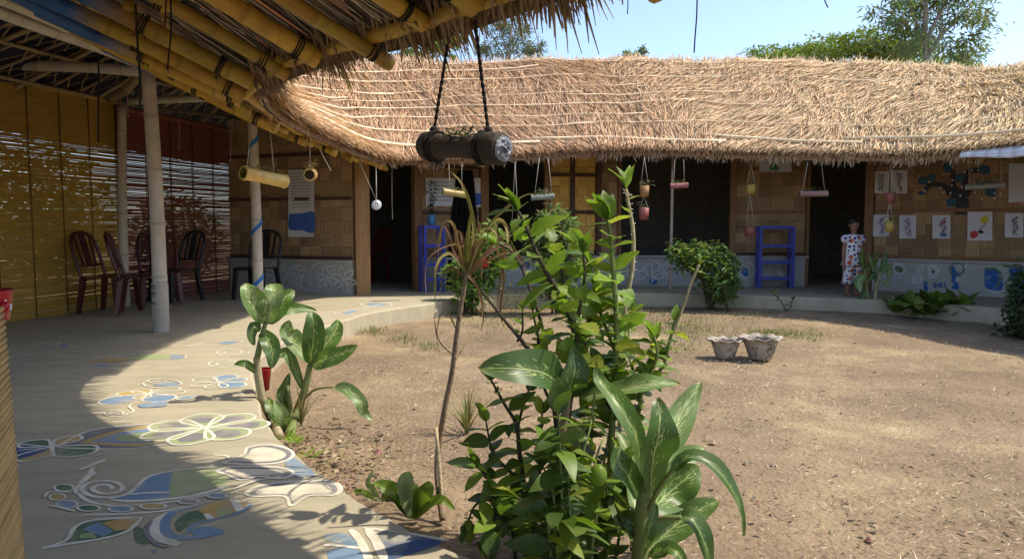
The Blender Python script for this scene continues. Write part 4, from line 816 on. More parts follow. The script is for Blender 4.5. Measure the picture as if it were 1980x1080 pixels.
for pts,wd,mt in [([Q(599,705,.1),Q(605,660,.04),Q(606,625,.02),Q(600,600,.05)],.155,'dief_dk'),([Q(601,703,.1),Q(630,665,.16),Q(648,640,.2),Q(654,618,.24)],.14,'dief_md'),([Q(603,708,.1),Q(630,694,.02),Q(660,684,.0),Q(692,667,.02)],.13,'dief_md'),([Q(597,702,.12),Q(570,660,.2),Q(555,640,.2),Q(560,618,.2)],.14,'dief_lt'),
    ([Q(589,760,.1),Q(560,690,.15),Q(545,683,.15),Q(527,698,.1)],.08,'dief_md'),([Q(548,830,0),Q(535,800,-.06),Q(524,785,-.05),Q(518,768,0)],.10,'dief_md'),([Q(560,835,0),Q(548,815,-.08),Q(542,795,-.1),Q(530,775,-.08)],.11,'dief_lt'),([Q(556,826,0),Q(545,770,.1),Q(552,745,.12),Q(560,720,.12)],.08,'dief_dk')]: ribbon(t,pts,wd,mt,FC,wave=.04)
stalk(t,[Q(588,772,.1),Q(605,755,.08),Q(625,749,.06),Q(645,748,.05)],.008,.006); ribbon(t,[Q(645,748,.05),Q(672,752,.0),Q(697,777,-.02),Q(703,795,-.02),Q(721,814,-.02)],.095,'dief_lt',Vector((.2,-.9,.5)),wave=.05)
stalk(t,[Q(560,835),Q(562,790,.05),Q(556,745,.1)],.016,.01)
t=thing('plastic_cup',G(512,842)+Vector((0,.1,0)),'red plastic cup tucked behind the dumb cane stem','cup'); m_=MB(); q=Q(509,735,.12); m_.lathe(q-Vector((0,0,.06)),[(.001,0),(.035,0),(.05,.13),(.054,.135),(.046,.13),(.03,.01)],16); m_.build('body',M['red'],t); stalk(t,[G(512,842)+Vector((0,.1,0)),q-Vector((0,0,.06))],.01,.01,'stembrown','stick')
# dry grass clump at its foot
def tuft(name,label,base,n,h,spread,cols,wd=.008,cat='plant',mt='dryleaf',droop=.6):
    b=MB()
    for _ in range(n):
        a=random.uniform(0,6.283); L=h*random.uniform(.5,1.1); dx=Vector((math.cos(a),math.sin(a),0))*spread*random.uniform(.2,1); s_=Vector((-math.sin(a),math.cos(a),0))*wd*.5*random.uniform(.6,1.2); c=random.choice(cols); pr=None; vs=[]
        for i in range(5):
            u=i/4; p_=V3(base)+dx*(u**1.3)*1.0+Vector((0,0,L*(u-droop*u**3*spread/h*.6))); w_=s_*(1-.85*u); vs+=[p_+w_,p_-w_]
        b.add(vs,[(2*i,2*i+1,2*i+3,2*i+2) for i in range(4)],c)
    t=thing(name,base,label,cat); o=b.build('blades',M[mt],t,smooth=False); o['kind']='stuff'; return t
tuft('grass_clump','dry brown grass tuft between the two dumb canes',G(585,835)+Vector((-.05,.15,0)),40,.34,.16,[(.35,.24,.11),(.28,.2,.09),(.22,.22,.08)])

# ------------------------------------------------------------------ dry cane (withered long leaves) with its small offset
DC=3.1
def C3(px,py,dy=0.): return P(px,py,DC+dy)
t=thing('withered_cane',G(852,1003),'withered tall cane with long drooping brown and purple leaves','plant')
stalk(t,[G(856,1005),C3(845,900),C3(858,800),C3(874,720),C3(884,640),C3(895,570),C3(903,525)],.014,.009,'stemdry','stem')
br=[(.22,.12,.075),(.30,.19,.10),(.16,.08,.06),(.36,.27,.14),(.20,.17,.06),(.14,.13,.045)]
for pts,wd,ci in [([(905,525),(918,470),(912,410),(893,355),(864,326)],.042,4),([(906,520),(935,450),(985,398),(1020,376),(1040,380)],.032,4),([(900,535),(888,480),(876,432),(858,432),(848,480),(850,545)],.03,1),([(906,528),(935,470),(962,428),(980,440),(984,478)],.05,3),([(908,530),(945,490),(980,474),(1003,495),(1008,520)],.036,2),([(905,535),(930,500),(962,468),(974,490),(965,560),(960,600)],.034,0),
    ([(903,530),(895,485),(893,455),(880,450),(884,490)],.034,0),([(904,520),(903,480),(908,440),(912,405)],.055,5),([(907,525),(925,478),(958,455),(972,470),(978,510),(974,560)],.032,2),([(905,530),(880,490),(868,450),(852,440),(840,500)],.03,2),([(910,528),(950,500),(985,488),(1010,500),(1020,540)],.026,0),([(905,522),(918,475),(928,440),(922,425)],.04,0),([(900,540),(880,520),(860,525),(850,560)],.024,2),
    ([(884,640),(862,600),(848,620),(843,660)],.014,1),([(880,690),(850,660),(840,620),(850,690)],.012,2),([(880,700),(900,660),(905,635)],.012,3),([(876,720),(895,700),(925,680)],.014,3),([(905,530),(925,560),(935,610),(930,640)],.026,0),([(962,480),(975,530),(968,600),(978,640)],.028,2)]:
    k=len(pts); dy=random.uniform(-.25,.25); ribbon(t,[C3(x,y,dy*i/k) for i,(x,y) in enumerate(pts)],wd*.5,'dryleaf',Vector((random.uniform(-.5,.5),-.8,.4)),'strap',.25,16,'leaf',br[ci],wave=.1)
for _ in range(9):
    a_=random.uniform(-1,1); x1=905+a_*random.uniform(25,60); y1=random.uniform(430,490); x2=905+a_*random.uniform(60,95); y2=y1+random.uniform(0,40); x3=x2+a_*random.uniform(0,15); y3=y2+random.uniform(50,110); dy=random.uniform(-.3,.3)
    ribbon(t,[C3(905,530),C3(905+(x1-905)*.5,(530+y1)/2,dy*.3),C3(x1,y1,dy*.6),C3(x2,y2,dy),C3(x3,y3,dy*1.1)],random.uniform(.009,.018),'dryleaf',Vector((random.uniform(-.6,.6),-.8,.4)),'strap',.25,16,'leaf',random.choice(br),wave=.12)
tt=tuft('grass_plant','small strappy green plant beside the withered cane stem',G(903,838),26,.36,.30,[(.12,.16,.05),(.2,.2,.08),(.3,.22,.1)],.018)
t=thing('bamboo_stake',G(857,998),'thin split bamboo stake beside the withered cane foot','stake'); pole('stick',G(857,998),C3(843,826,-.02),.009,(.55,.42,.26),'rawbamboo',t)

# ------------------------------------------------------------------ central shrubs
DS=2.62
def S3(px,py,dy=0.): return P(px,py,DS+dy)
t=thing('hibiscus_shrub',S3(1085,1090)*1,'branching shrub with toothed bright leaves in the middle of the picture','plant')
t.location.z=0; WLOC[t.name]=Vector(t.location)
gb=lambda px,dy=0:Vector((S3(px,900,dy).x,DS+dy,-.01))
leafy_stem(t,[gb(1075),S3(1088,900),S3(1100,780),S3(1112,690),S3(1108,630),S3(1082,570),S3(1045,505),S3(1018,440),S3(1000,405)],.017,.005,'hib',.42,1,.034,.12,drop=.15,tipn=5)
leafy_stem(t,[S3(1108,630),S3(1090,560,.1),S3(1085,510,.15),S3(1070,470,.2)],.008,.004,'hib',.1,1,.034,.12)
leafy_stem(t,[S3(1112,690),S3(1140,620,.15),S3(1150,560,.25),S3(1135,500,.3),S3(1110,470,.35)],.009,.004,'hib',.1,1,.034,.12)
leafy_stem(t,[S3(1112,690),S3(1120,600,-.1),S3(1130,540,-.15),S3(1128,490,-.15)],.008,.004,'hib',.1,1,.03,.11)
leafy_stem(t,[S3(1098,800),S3(1045,710,-.05),S3(1010,660,-.1),S3(975,618,-.1),S3(930,560,-.12)],.011,.004,'cit',.2,.62,.035,.075,tipn=0)
leafy_stem(t,[S3(1060,720),S3(1040,650,.1),S3(1030,600,.15)],.006,.003,'hib',.2,1,.04,.07)
leafy_stem(t,[S3(1075,800),S3(1042,720,.05),S3(1040,640,.05)],.007,.003,'hib',.4,1,.05,.06)
leafy_stem(t,[S3(1000,660),S3(1010,640,0),S3(1010,600)],.005,.003,'lan',.3,1,.04,.06)
leafy_stem(t,[S3(1080,860),S3(1060,700,.2),S3(1045,620,.3),S3(1000,500,.35),S3(960,470,.35)],.009,.004,'hib',.4,1,.06,.10,drop=.3)
t=thing('tall_shrub',gb(1180,.1)*1,'tall upright leafy shrub with whorled green leaves, right of the middle','plant')
leafy_stem(t,[gb(1175,.1),S3(1180,900,.1),S3(1186,760,.1),S3(1192,640,.1),S3(1187,540,.1),S3(1180,460,.1),S3(1175,425,.1)],.015,.007,'hib',.40,1,.021,.135,'stemgreen',tipn=7,drop=.08)
leafy_stem(t,[S3(1190,680,.1),S3(1160,600,.2),S3(1150,540,.25)],.008,.004,'hib',.2,1,.028,.12,'stemgreen')
leafy_stem(t,[S3(1188,760,.1),S3(1215,660,.2),S3(1218,600,.3)],.008,.004,'hib',.2,1,.04,.09,'stemgreen')
leafy_stem(t,[S3(1185,800,.1),S3(1150,720,0),S3(1130,660,-.05)],.008,.004,'cit',.2,1,.035,.09)
t=thing('spiny_succulent',gb(1205,.3)*1,'thin pale spiny stem with a few leaves at its top, rising highest of the plants','plant')
c=leafy_stem(t,[gb(1195,.3),S3(1200,800,.3),S3(1205,620,.3),S3(1222,520,.3),S3(1224,450,.3),S3(1216,400,.3),S3(1210,365,.3)],.013,.006,'lan',.93,1,.05,.12,'stempale',tipn=5,pairs=False)
b=MB()
for i in range(14,len(c)):
    for q in range(2):
        a=random.uniform(0,6.28); d=Vector((math.cos(a),math.sin(a)*.6,random.uniform(-.2,.5))); p0=c[i]+Vector((0,0,random.uniform(-.01,.01))); b.tube([p0,p0+d*random.uniform(.01,.024)],[.003,.0008],5)
b.build('spines',M['white_cord'],t)['kind']='stuff'
t=thing('leafy_shrub',gb(1245,.05)*1,'low shrub with rounded yellow-green leaves and one long bare stem','plant')
leafy_stem(t,[gb(1225,.1),S3(1230,860,.1),S3(1240,760,.1),S3(1255,700,.1),S3(1262,660,.1)],.011,.004,'cit',.35,1,.035,.085,'stemgreen'); leafy_stem(t,[S3(1240,760,.1),S3(1280,710,.1),S3(1295,660,.1),S3(1305,620,.1)],.008,.005,'hib',.2,1,.03,.085,'stemgreen',tipn=2)
leafy_stem(t,[S3(1302,640,.1),S3(1322,590,.1),S3(1337,545,.1),S3(1352,512,.1)],.006,.005,'lan',.9,1,.2,.05,'stempale',tipn=3); leafy_stem(t,[S3(1240,780,.1),S3(1220,700,.2),S3(1205,660,.3)],.008,.004,'cit',.2,1,.03,.08,'stemgreen')
leafy_stem(t,[S3(1245,740,.1),S3(1270,690,.0),S3(1265,650,0)],.007,.004,'hib',.2,1,.03,.08,'stemgreen')
t=thing('lemon_shrub',gb(1010,-.1)*1,'dark stemmed shrub with rounded oval leaves over the near kerb','plant')
leafy_stem(t,[gb(1020),S3(1015,960),S3(1005,880),S3(998,820),S3(975,780),S3(950,735)],.012,.004,'cit',.2,1,.036,.105,drop=.1); leafy_stem(t,[S3(1000,830),S3(1010,790,.05),S3(1022,755,.08)],.006,.004,'cit',.2,1,.05,.07)
leafy_stem(t,[S3(1010,930),S3(975,900,-.1),S3(952,870,-.12),S3(940,815,-.12)],.007,.003,'cit',.2,1,.036,.085); leafy_stem(t,[S3(1010,960),S3(960,960,-.15),S3(920,975,-.2),S3(905,1010,-.2)],.007,.003,'cit',.2,1,.042,.105)
leafy_stem(t,[S3(1010,990),S3(960,1000,-.2),S3(940,1040,-.2)],.006,.003,'cit',.2,1,.042,.105); leafy_stem(t,[gb(1030,.1),S3(1040,960,.1),S3(1045,880,.15),S3(1048,800,.2)],.009,.004,'cit',.3,1,.042,.105); leafy_stem(t,[gb(1000,-.1),S3(985,990,-.1),S3(950,930,-.15),S3(920,900,-.2)],.008,.003,'cit',.3,1,.042,.10)
leafy_stem(t,[gb(1030,-.1),S3(1030,1000,-.15),S3(1000,960,-.2)],.008,.004,'dk',.2,1,.03,.10)
t=thing('dense_undergrowth',gb(1130,-.05)*1,'dense dark leafy shrub at the foot of the tall plants','plant')
for (xa,ya),(xb,yb),dy in [((1110,1090),(1130,800),.1),((1140,1090),(1180,820),.15),((1150,1090),(1110,880),-.1),((1170,1090),(1200,900),-.1),((1100,1090),(1080,960),-.15),((1190,1090),(1210,960),-.05),((1130,1090),(1150,760),.25),((1090,1090),(1100,780),.3),((1120,1090),(1050,900),.0),((1140,1090),(1160,960),-.2)]:
    leafy_stem(t,[gb(xa,dy),S3((xa*.6+xb*.4),ya*.55+yb*.45,dy),S3(xb,yb,dy)],.008,.003,'dk' if random.random()<.4 else 'cit',.12,1,.046,.13,'stemgreen',up=.2)
for xa,xb,yb in [(1085,1062,880),(1095,1080,800),(1075,1045,960),(1105,1098,900)]: leafy_stem(t,[gb(xa,-.38),S3((xa+xb)/2,1000,-.4),S3(xb,yb,-.38)],.007,.003,'dk',.1,1,.032,.12,'stemgreen',up=.2)
# hanging vine tips in front
leafy_stem(t,[S3(1150,760,-.15),S3(1140,830,-.25),S3(1120,900,-.28),S3(1112,960,-.28)],.004,.003,'lan',.3,1,.06,.10,'stemgreen',tipn=2)
leafy_stem(t,[S3(1165,850,-.2),S3(1150,900,-.28),S3(1170,940,-.3)],.004,.003,'hib',.5,1,.08,.11,'stemgreen',tipn=2)
# near dumb canes
DD=2.42
def D3(px,py,dy=0.): return P(px,py,DD+dy)
FD=Vector((.3,-.8,.5))
t=thing('dumb_cane',Vector((D3(1068,900).x,DD+.15,0)),'thick ringed dumb cane stem with one large dark spotted leaf to the left','plant')
stalk(t,[Vector((D3(1062,900,.15).x,DD+.15,-.02)),D3(1066,1040,.15),D3(1068,950,.15),D3(1086,850,.15),D3(1098,760,.15)],.022,.014,'stemdry','stem')
for pts,wd,mt in [([D3(1095,765,.15),D3(1060,725,0),D3(1000,712,-.1),D3(924,712,-.12)],.16,'dief_dk'),([D3(1098,770,.15),D3(1105,740,.1),D3(1112,710,.1),D3(1105,670,.12)],.12,'dief_dk'),([D3(1120,770,.2),D3(1195,755,.1),D3(1255,742,.05),D3(1315,742,.05)],.10,'dief_lt'),([D3(1100,765,.2),D3(1140,730,.3),D3(1150,700,.35),D3(1140,670,.35)],.10,'dief_dk')]: ribbon(t,pts,wd,mt,FD if mt!='dief_lt' else Vector((.1,-.6,.8)),wave=.03)
t=thing('dumb_cane',Vector((D3(1240,900).x,DD,0)),'spotted dumb cane with arching leaves in the right foreground','plant')
stalk(t,[Vector((D3(1238,900).x,DD,-.02)),D3(1238,1060),D3(1242,980),D3(1252,920)],.034,.022,'stemgreen','stem')
for pts,wd,mt in [([D3(1258,950),D3(1262,890,-.08),D3(1275,830,-.12),D3(1272,768,-.08)],.155,'dief_dk'),([D3(1240,930),D3(1232,850,-.05),D3(1195,780,-.02),D3(1160,738,.05),D3(1152,706,.06)],.085,'dief_md'),([D3(1262,940,.05),D3(1295,850,.12),D3(1325,785,.2),D3(1356,738,.25)],.12,'dief_lt'),
    ([D3(1260,985),D3(1290,955,.1),D3(1325,925,.12),D3(1352,900,.14)],.16,'dief_md'),([D3(1255,1060),D3(1300,1020,.05),D3(1350,985,.08),D3(1390,968,.1)],.115,'dief_md'),([D3(1262,950,.1),D3(1300,905,.2),D3(1330,880,.25),D3(1362,866,.3)],.10,'dief_lt'),([D3(1235,960,-.02),D3(1215,920,-.1),D3(1195,890,-.12),D3(1200,862,-.1)],.10,'dief_dk'),
    ([D3(1255,1075),D3(1285,1060,-.02),D3(1310,1068,-.05),D3(1330,1100,-.05)],.06,'dief_md'),([D3(1230,1000),D3(1225,930,.1),D3(1215,870,.15),D3(1190,830,.2)],.09,'dief_lt'),([D3(1240,1080,-.05),D3(1250,1040,-.1),D3(1262,1000,-.1),D3(1268,970,-.08)],.05,'dief_dk')]: ribbon(t,pts,wd,mt,FD,wave=.035)
stalk(t,[D3(1250,1000),D3(1268,955,-.04),D3(1300,908,-.08)],.010,.007); ribbon(t,[D3(1298,910,-.08),D3(1335,882,-.1),D3(1385,905,-.12),D3(1425,965,-.14),D3(1438,1035,-.14)],.075,'dief_dk',Vector((.3,-.5,.8)),wave=.04)
stalk(t,[D3(1248,1030),D3(1275,1003,-.05),D3(1318,1000,-.08)],.010,.008); ribbon(t,[D3(1316,1000,-.08),D3(1340,1005,-.1),D3(1362,1050,-.12),D3(1380,1120,-.12)],.085,'dief_dk',Vector((.2,-.5,.8)),wave=.04)
t=thing('green_fruit',D3(1146,905,-.15),'small pale green fruit hanging among the leaves','fruit'); m_=MB(); m_.sphere(D3(1157,918,-.15),(.028,.028,.036),12,9); m_.build('fruit',M['leaf_lt'],t)

# arrowhead plants along the near kerb
M['paleleaf']=mat('pale_leaf',(.26,.33,.17),.5,var=.2,scale=10,trans=.3)
for label,bx,by,lv in [('arrow-leaved plant with one pale upright leaf at the near kerb',800,1000,[((800,1000),(790,960),(785,930),(795,912),.11,'paleleaf'),((800,1000),(770,955),(745,940),(722,932),.075,'leaf'),((805,1000),(815,960),(825,945),(832,930),.09,'leaf'),((798,1003),(775,975),(760,962),(745,968),.05,'leaf_dk'),((800,1003),(830,975),(855,965),(880,985),.05,'leaf')]),
   ('low green sprig rooted against the curved near kerb',735,965,[((735,968),(720,945),(712,930),(722,910),.035,'paleleaf'),((735,968),(710,955),(695,950),(682,948),.035,'leaf'),((738,970),(745,950),(738,938),(725,935),.04,'leaf_dk')])]:
    g=G(bx,by); D9=g.y; t=thing('arrowhead_plant',g,label,'plant')
    for a,b,c_,d,wd,mt in lv:
        ribbon(t,[P(*a,D9),P(*b,D9-.02),P(*c_,D9-.04),P(*d,D9-.03)],wd,mt,Vector((random.uniform(-.4,.4),-.7,.6)),wave=.04)
# tiny weeds along the kerb
for k_,(px,py) in enumerate([(575,862),(560,855),(600,890)]):
    g=G(px,py); t=thing('weed',g,['tiny weed below the dumb cane at the kerb, uppermost','tiny pale weed sprouting at the kerb corner, leftmost','tiny weed in the litter by the kerb, lowest'][k_],'plant')
    for _ in range(9): put_leaf(t,'lan',g+Vector((random.uniform(-.03,.03),random.uniform(-.03,.03),.02)),Vector((random.uniform(-1,1),random.uniform(-1,1),.5)),.06)

# ------------------------------------------------------------------ bushes and plants along the far veranda
def leafcloud(b,pts,size,cols,droop=.3,wd=.42,up=(.0,.0,1.)):
    for p_ in pts:
        d=Vector((random.gauss(0,1),random.gauss(0,1),random.gauss(.25,.6)-droop)).normalized(); s_=d.cross(Vector((random.gauss(0,.4),random.gauss(0,.4),1))).normalized(); L=size*random.uniform(.6,1.25); n_=s_.cross(d)
        w_=L*wd*.5; m1=p_+d*L*.45; c=random.choice(cols); c=tuple(x*random.uniform(.7,1.25) for x in c)
        b.add([p_,m1+s_*w_+n_*w_*.3,p_+d*L-n_*L*.1,m1-s_*w_+n_*w_*.3],[(0,1,2,3)],c)
def bush(name,label,base,blobs,n,size,cols,stems=5,wd=.42,droop=.2,group=None):
    t=thing(name,base,label,'plant',group); b=MB(); pts=[]; tot=sum(x[1][0]*x[1][1]*x[1][2] for x in blobs)
    for c,r in blobs:
        k=int(n*r[0]*r[1]*r[2]/tot)
        for _ in range(k):
            v=Vector((random.gauss(0,1),random.gauss(0,1),random.gauss(0,1))).normalized()*random.uniform(.35,1.05)**.6; v*=1+.18*math.sin(v.x*7+v.z*9); pts.append(V3(c)+Vector((v.x*r[0],v.y*r[1],v.z*r[2])))
    pts=[p_ for p_ in pts if p_.z>.02]; leafcloud(b,pts,size,cols,droop,wd); o=b.build('leaves',M['foliage'],t,smooth=False); o['kind']='stuff'
    for i in range(stems):
        c,r=random.choice(blobs); e=V3(c)+Vector((random.uniform(-.6,.6)*r[0],random.uniform(-.6,.6)*r[1],random.uniform(0,.8)*r[2])); stalk(t,[V3(base)+Vector((random.uniform(-.06,.06),random.uniform(-.05,.05),-.02)),V3(base).lerp(e,.5)+Vector((random.uniform(-.05,.05),0,.08)),e],.014,.005,'stembrown','stem')
    return t
GRN=[(.14,.22,.06),(.17,.26,.065),(.10,.16,.05),(.20,.29,.09)]; LGT=[(.22,.28,.12),(.16,.22,.08),(.30,.35,.19),(.11,.16,.05)]; DKG=[(.05,.08,.035),(.07,.11,.04),(.09,.13,.05)]
g=G(1375,597); Y=g.y
bush('round_bush','dense round green bush against the far veranda, right of the window opening',g,[(P(1385,520,Y),(.33,.3,.36)),(P(1345,500,Y),(.32,.28,.25)),(P(1395,560,Y),(.26,.25,.22)),(P(1310,490,Y),(.14,.15,.2))],2600,.10,GRN,8)
g=G(905,606); Y=g.y
t=bush('flowering_bush','light green leafy bush with a red flower left of the far kerb',g,[(P(915,560,Y),(.26,.22,.3)),(P(950,480,Y),(.26,.22,.3)),(P(885,530,Y),(.2,.2,.2)),(P(940,520,Y),(.25,.2,.25))],1500,.12,[(.17,.27,.06),(.23,.33,.09),(.12,.20,.05)],7)
m_=MB(); 
for q in range(6): a=q*1.05; m_.tube([P(937,508,Y-.2),P(937,508,Y-.2)+Vector((math.cos(a)*.05,-.03,math.sin(a)*.05))],[.012,.03],6)
m_.build('flower',M['red'],t)
g=G(1075,606); Y=g.y
bush('variegated_bush','fine pale-leaved bush in front of the brown shutters',g,[(P(1075,450,Y),(.28,.25,.32)),(P(1050,480,Y),(.24,.22,.26)),(P(1100,500,Y),(.22,.22,.3)),(P(1070,540,Y),(.2,.2,.3))],3600,.12,LGT,7,.3)
g=G(1688,602); Y=g.y
t=thing('dumb_cane',g,'greyish dumb cane with a bent pale stem beside the girl','plant'); stalk(t,[G(1690,604),P(1694,560,Y),P(1702,525,Y)],.03,.02,'stempale','stem'); stalk(t,[G(1682,604),P(1676,560,Y),P(1672,520,Y)],.028,.018,'stemgreen','stem')
for a,b_,c_,wd,mt in [((1672,525),(1665,500),(1668,478),.16,'dief_md'),((1672,525),(1690,505),(1695,485),.15,'dief_md'),((1702,528),(1710,505),(1712,485),.14,'dief_dk'),((1672,530),(1660,545),(1664,565),.2,'dief_lt'),((1702,530),(1685,510),(1680,490),.15,'dief_lt'),((1702,530),(1720,515),(1716,545),.14,'dief_md'),((1676,560),(1664,580),(1656,590),.13,'dief_dk'),((1676,545),(1690,530),(1692,548),.15,'dief_dk'),((1700,540),(1716,550),(1712,556),.1,'dief_lt')]:
    dy=random.uniform(-.25,.05); ribbon(t,[P(*a,Y),P(*b_,Y+dy*.6),P(*c_,Y+dy)],wd*.68,mt,Vector((random.uniform(-.4,.4),-.8,.4)),n=8)
g=G(1740,608); t=thing('low_plant',g,'low dark-leaved plant at the veranda foot, left of the wide leafy clump','plant')
for _ in range(26): a=random.uniform(0,6.28); put_leaf(t,'dk',g+Vector((random.uniform(-.12,.12),random.uniform(-.08,.08),random.uniform(.02,.16))),Vector((math.cos(a),math.sin(a),random.uniform(.4,1.8))),.22)
g=G(1805,614); t=thing('low_plant',g,'wide low leafy clump at the veranda foot below the painted ball','plant')
for _ in range(75): a=random.uniform(0,6.28); put_leaf(t,random.choice(('dk','dk','cit')),g+Vector((random.uniform(-.38,.42),random.uniform(-.1,.1),random.uniform(.02,.22))),Vector((math.cos(a),math.sin(a)*.7,random.uniform(.4,2.2))),.22)
g=G(1965,652); Y=g.y
bush('corner_shrub','upright narrow shrub cut by the right edge of the picture',g,[(P(1978,600,Y),(.18,.18,.5)),(P(1962,640,Y),(.18,.16,.2)),(P(1985,560,Y),(.15,.15,.35))],900,.1,DKG,6)
g=G(1520,602); Y=g.y; t=thing('seedling',g,'thin leggy seedling at the far kerb under the blue ladder rack','plant'); leafy_stem(t,[g,P(1512,585,Y),P(1496,568,Y)],.008,.004,'lan',.3,1,.06,.1,'stembrown'); leafy_stem(t,[g,P(1530,590,Y),P(1532,580,Y)],.006,.004,'dk',.4,1,.08,.08,'stembrown')
g=G(980,600); t=thing('low_plant',g,'sparse low weeds with thin stems at the far kerb','plant')
for k in range(7):
    x=random.uniform(-.5,.3); leafy_stem(t,[g+Vector((x,0,0)),g+Vector((x+random.uniform(-.1,.1),-.03,.18)),g+Vector((x+random.uniform(-.2,.2),-.05,.34))],.004,.002,'lan',.3,1,.06,.07,'stemgreen')

# ------------------------------------------------------------------ flower pots
for label,px0,px1,ytop,ybot,cx in [('weathered cement flower pot with a wavy rim, the smaller on the left',1370,1440,656,691,1402),('weathered cement flower pot with a wide wavy rim, the larger on the right',1425,1510,652,692,1470)]:
    g=G(cx,ybot); h=(ybot-ytop)/F*g.y*1.04; rt=(px1-px0)/2/F*g.y*.84; t=thing('flower_pot',g,label,'flower pot','old pots in the yard'); m_=MB()
    m_.lathe(g,[(.001,0),(rt*.60,0),(rt*.62,.01),(rt*.93,h*.84),(rt*.95,h*.9)],28); m_.lathe(g,[(rt*.82,h*.9),(rt*.55,h*.12),(.001,h*.1)],28); m_.build('body',M['clay'],t)
    m_=MB(); n=36; pr=[(rt*.93,h*.88),(rt*1.12,h*.93),(rt*1.19,h*.985),(rt*1.17,h*1.02),(rt*1.0,h*1.0),(rt*.80,h*.9)]
    for r,z in pr:
        for j in range(n):
            a=2*math.pi*j/n; wv=1+.035*math.sin(a*9)*(r/rt-.8)*2; m_.v.append((g.x+r*wv*math.cos(a),g.y+r*wv*math.sin(a),g.z+z+.008*math.sin(a*9+1))); m_.c.append((1,1,1)); m_.uv.append((0,0))
    for i in range(len(pr)-1):
        for j in range(n): m_.f.append((i*n+j,i*n+(j+1)%n,(i+1)*n+(j+1)%n,(i+1)*n+j))
    m_.build('rim',M['clay'],t)
    for k in range(5):
        q=G(cx-40+random.uniform(-10,50),ybot+random.uniform(2,8)); 

# ------------------------------------------------------------------ chairs
def make_chair(mt):
    t=thing('plastic_chair',(0,0,0),'x','chair'); m_=MB(); g=[]
    for i in range(7):
        v=i/6; row=[]
        for j in range(7):
            u=j/6-.5; row.append(Vector((u*(.44-.03*v),.22-.44*v,.43-.012*math.cos(u*3)-.02*v+(.0 if i else -.02))))
        g.append(row)
    for i in range(6):
        for j in range(6): m_.add([g[i][j],g[i][j+1],g[i+1][j+1],g[i+1][j]],[(0,1,2,3)])
    o=m_.build('seat',M[mt],t); o.modifiers.new('s','SOLIDIFY').thickness=.02
    for sx in(-1,1):
        for sy in(1,-1):
            m_=MB(); top=Vector((sx*.195,sy*.19,.42)); bot=Vector((sx*.225,sy*(.225 if sy>0 else .25),0)); d=(bot-top); ax=[Vector((1,0,0)),Vector((0,1,0))]; vs=[]
            for u in(0,.5,1):
                c=top+d*u; w_=.028-.008*u; vs+=[c+Vector((-w_,-w_,0)),c+Vector((w_,-w_,0)),c+Vector((w_,w_,0)),c+Vector((-w_,w_,0))]
            m_.add(vs,[(k*4+j,k*4+(j+1)%4,(k+1)*4+(j+1)%4,(k+1)*4+j) for k in(0,1) for j in range(4)]+[(8,9,10,11)]); m_.build('leg',M[mt],t,smooth=False)
    def bk(x,z): return Vector((x,-.20-(z-.42)*.28,z))
    fr=MB(); arch=[bk(-.215,.40),bk(-.225,.62),bk(-.215,.80),bk(-.15,.90),bk(0,.935),bk(.15,.90),bk(.215,.80),bk(.225,.62),bk(.215,.40)]
    fr.tube(stemcurve(arch,4),.020,6); fr.tube([bk(-.20,.56)]and[bk(-.22,.55),bk(.22,.55)],.014,6); o=fr.build('back_frame',M[mt],t)
    for x0,x1,w0 in((-.11,-.13,.035),(0,0,.11),(.11,.13,.035)):
        s_=MB(); a=bk(x0,.55); b=bk(x1,.91 if x0==0 else .89); s_.bar(a,b,w0,.010,up=(0,1,.3)); s_.build('splat',M[mt],t,smooth=False)
    return t
def copy_tree(o,parent=None):
    c=o.copy(); COL.objects.link(c); c.parent=parent
    for ch in list(o.children): copy_tree(ch,c)
    return c
pm=make_chair('chair'); pk=make_chair('blackchair'); fm=fk=True
for kind,px,py,rz,label in [('m',215,603,-95,'maroon plastic chair nearest the yellow blind'),('m',277,606,-70,'maroon plastic chair directly left of the thick pale post'),('m',312,588,-150,'maroon plastic chair mostly hidden behind the thick pale post'),('k',340,582,150,'black plastic chair before the red blind, right of the thick pale post'),('k',497,577,170,'black plastic chair in the dark corner behind the blue-spiralled post')]:
    if kind=='m': o=pm if fm else copy_tree(pm); fm=False
    else: o=pk if fk else copy_tree(pk); fk=False
    o.location=G(px,py,VZ); o.rotation_euler.z=R(rz); tag(o,label,'chair','plastic chairs under the open wing')

pr=make_chair('redchair'); pr.location=Vector((-2.5,13.0,VZ)); pr.rotation_euler.z=R(60); tag(pr,'red plastic chair in the dark behind the left doorway','chair')
# ------------------------------------------------------------------ blue racks
def rack(label,x0,x1,ytop,ybot,rungs,off,depth=.26,shelf=False):
    a=WA(x0,ybot,off); a.z=VZ; b=WA(x1,ybot,off); b.z=VZ; i,_=wall_seg((x0+x1)/2); e,nn=wnorm(i); e=(b-a).normalized(); H=WA((x0+x1)/2,ytop,off).z-VZ
    t=thing('blue_rack',(a+b)/2,label,'rack')
    L=(b-a).length
    for s_ in(0,1):
        for d in(0,-depth):
            m_=MB(); p0=a+e*L*s_+nn*d; m_.bar(p0,p0+Vector((0,0,H)),.045,.03,up=tuple(nn)); m_.build('upright',M['bluepaint'],t,smooth=False)
    for u in rungs:
        z=H*u
        m_=MB(); m_.bar(a+Vector((0,0,z))+nn*.003,b+Vector((0,0,z))+nn*.003,.026,.05); m_.build('rung',M['bluepaint'],t,smooth=False)
        m_=MB(); c=(a+b)/2+nn*(-depth/2); m_.box((c.x,c.y,VZ+z-.0),(L-.05,depth,.018),math.atan2(e.y,e.x)); m_.build('shelf',M['bluepaint'],t,smooth=False)
    return t,(a+b)/2+nn*(-depth/2)+Vector((0,0,H))
rack('blue wooden ladder rack leaning against the woven panel by the right doorway',1469,1532,437,556,(.16,.42,.68,.98),.42,.22)
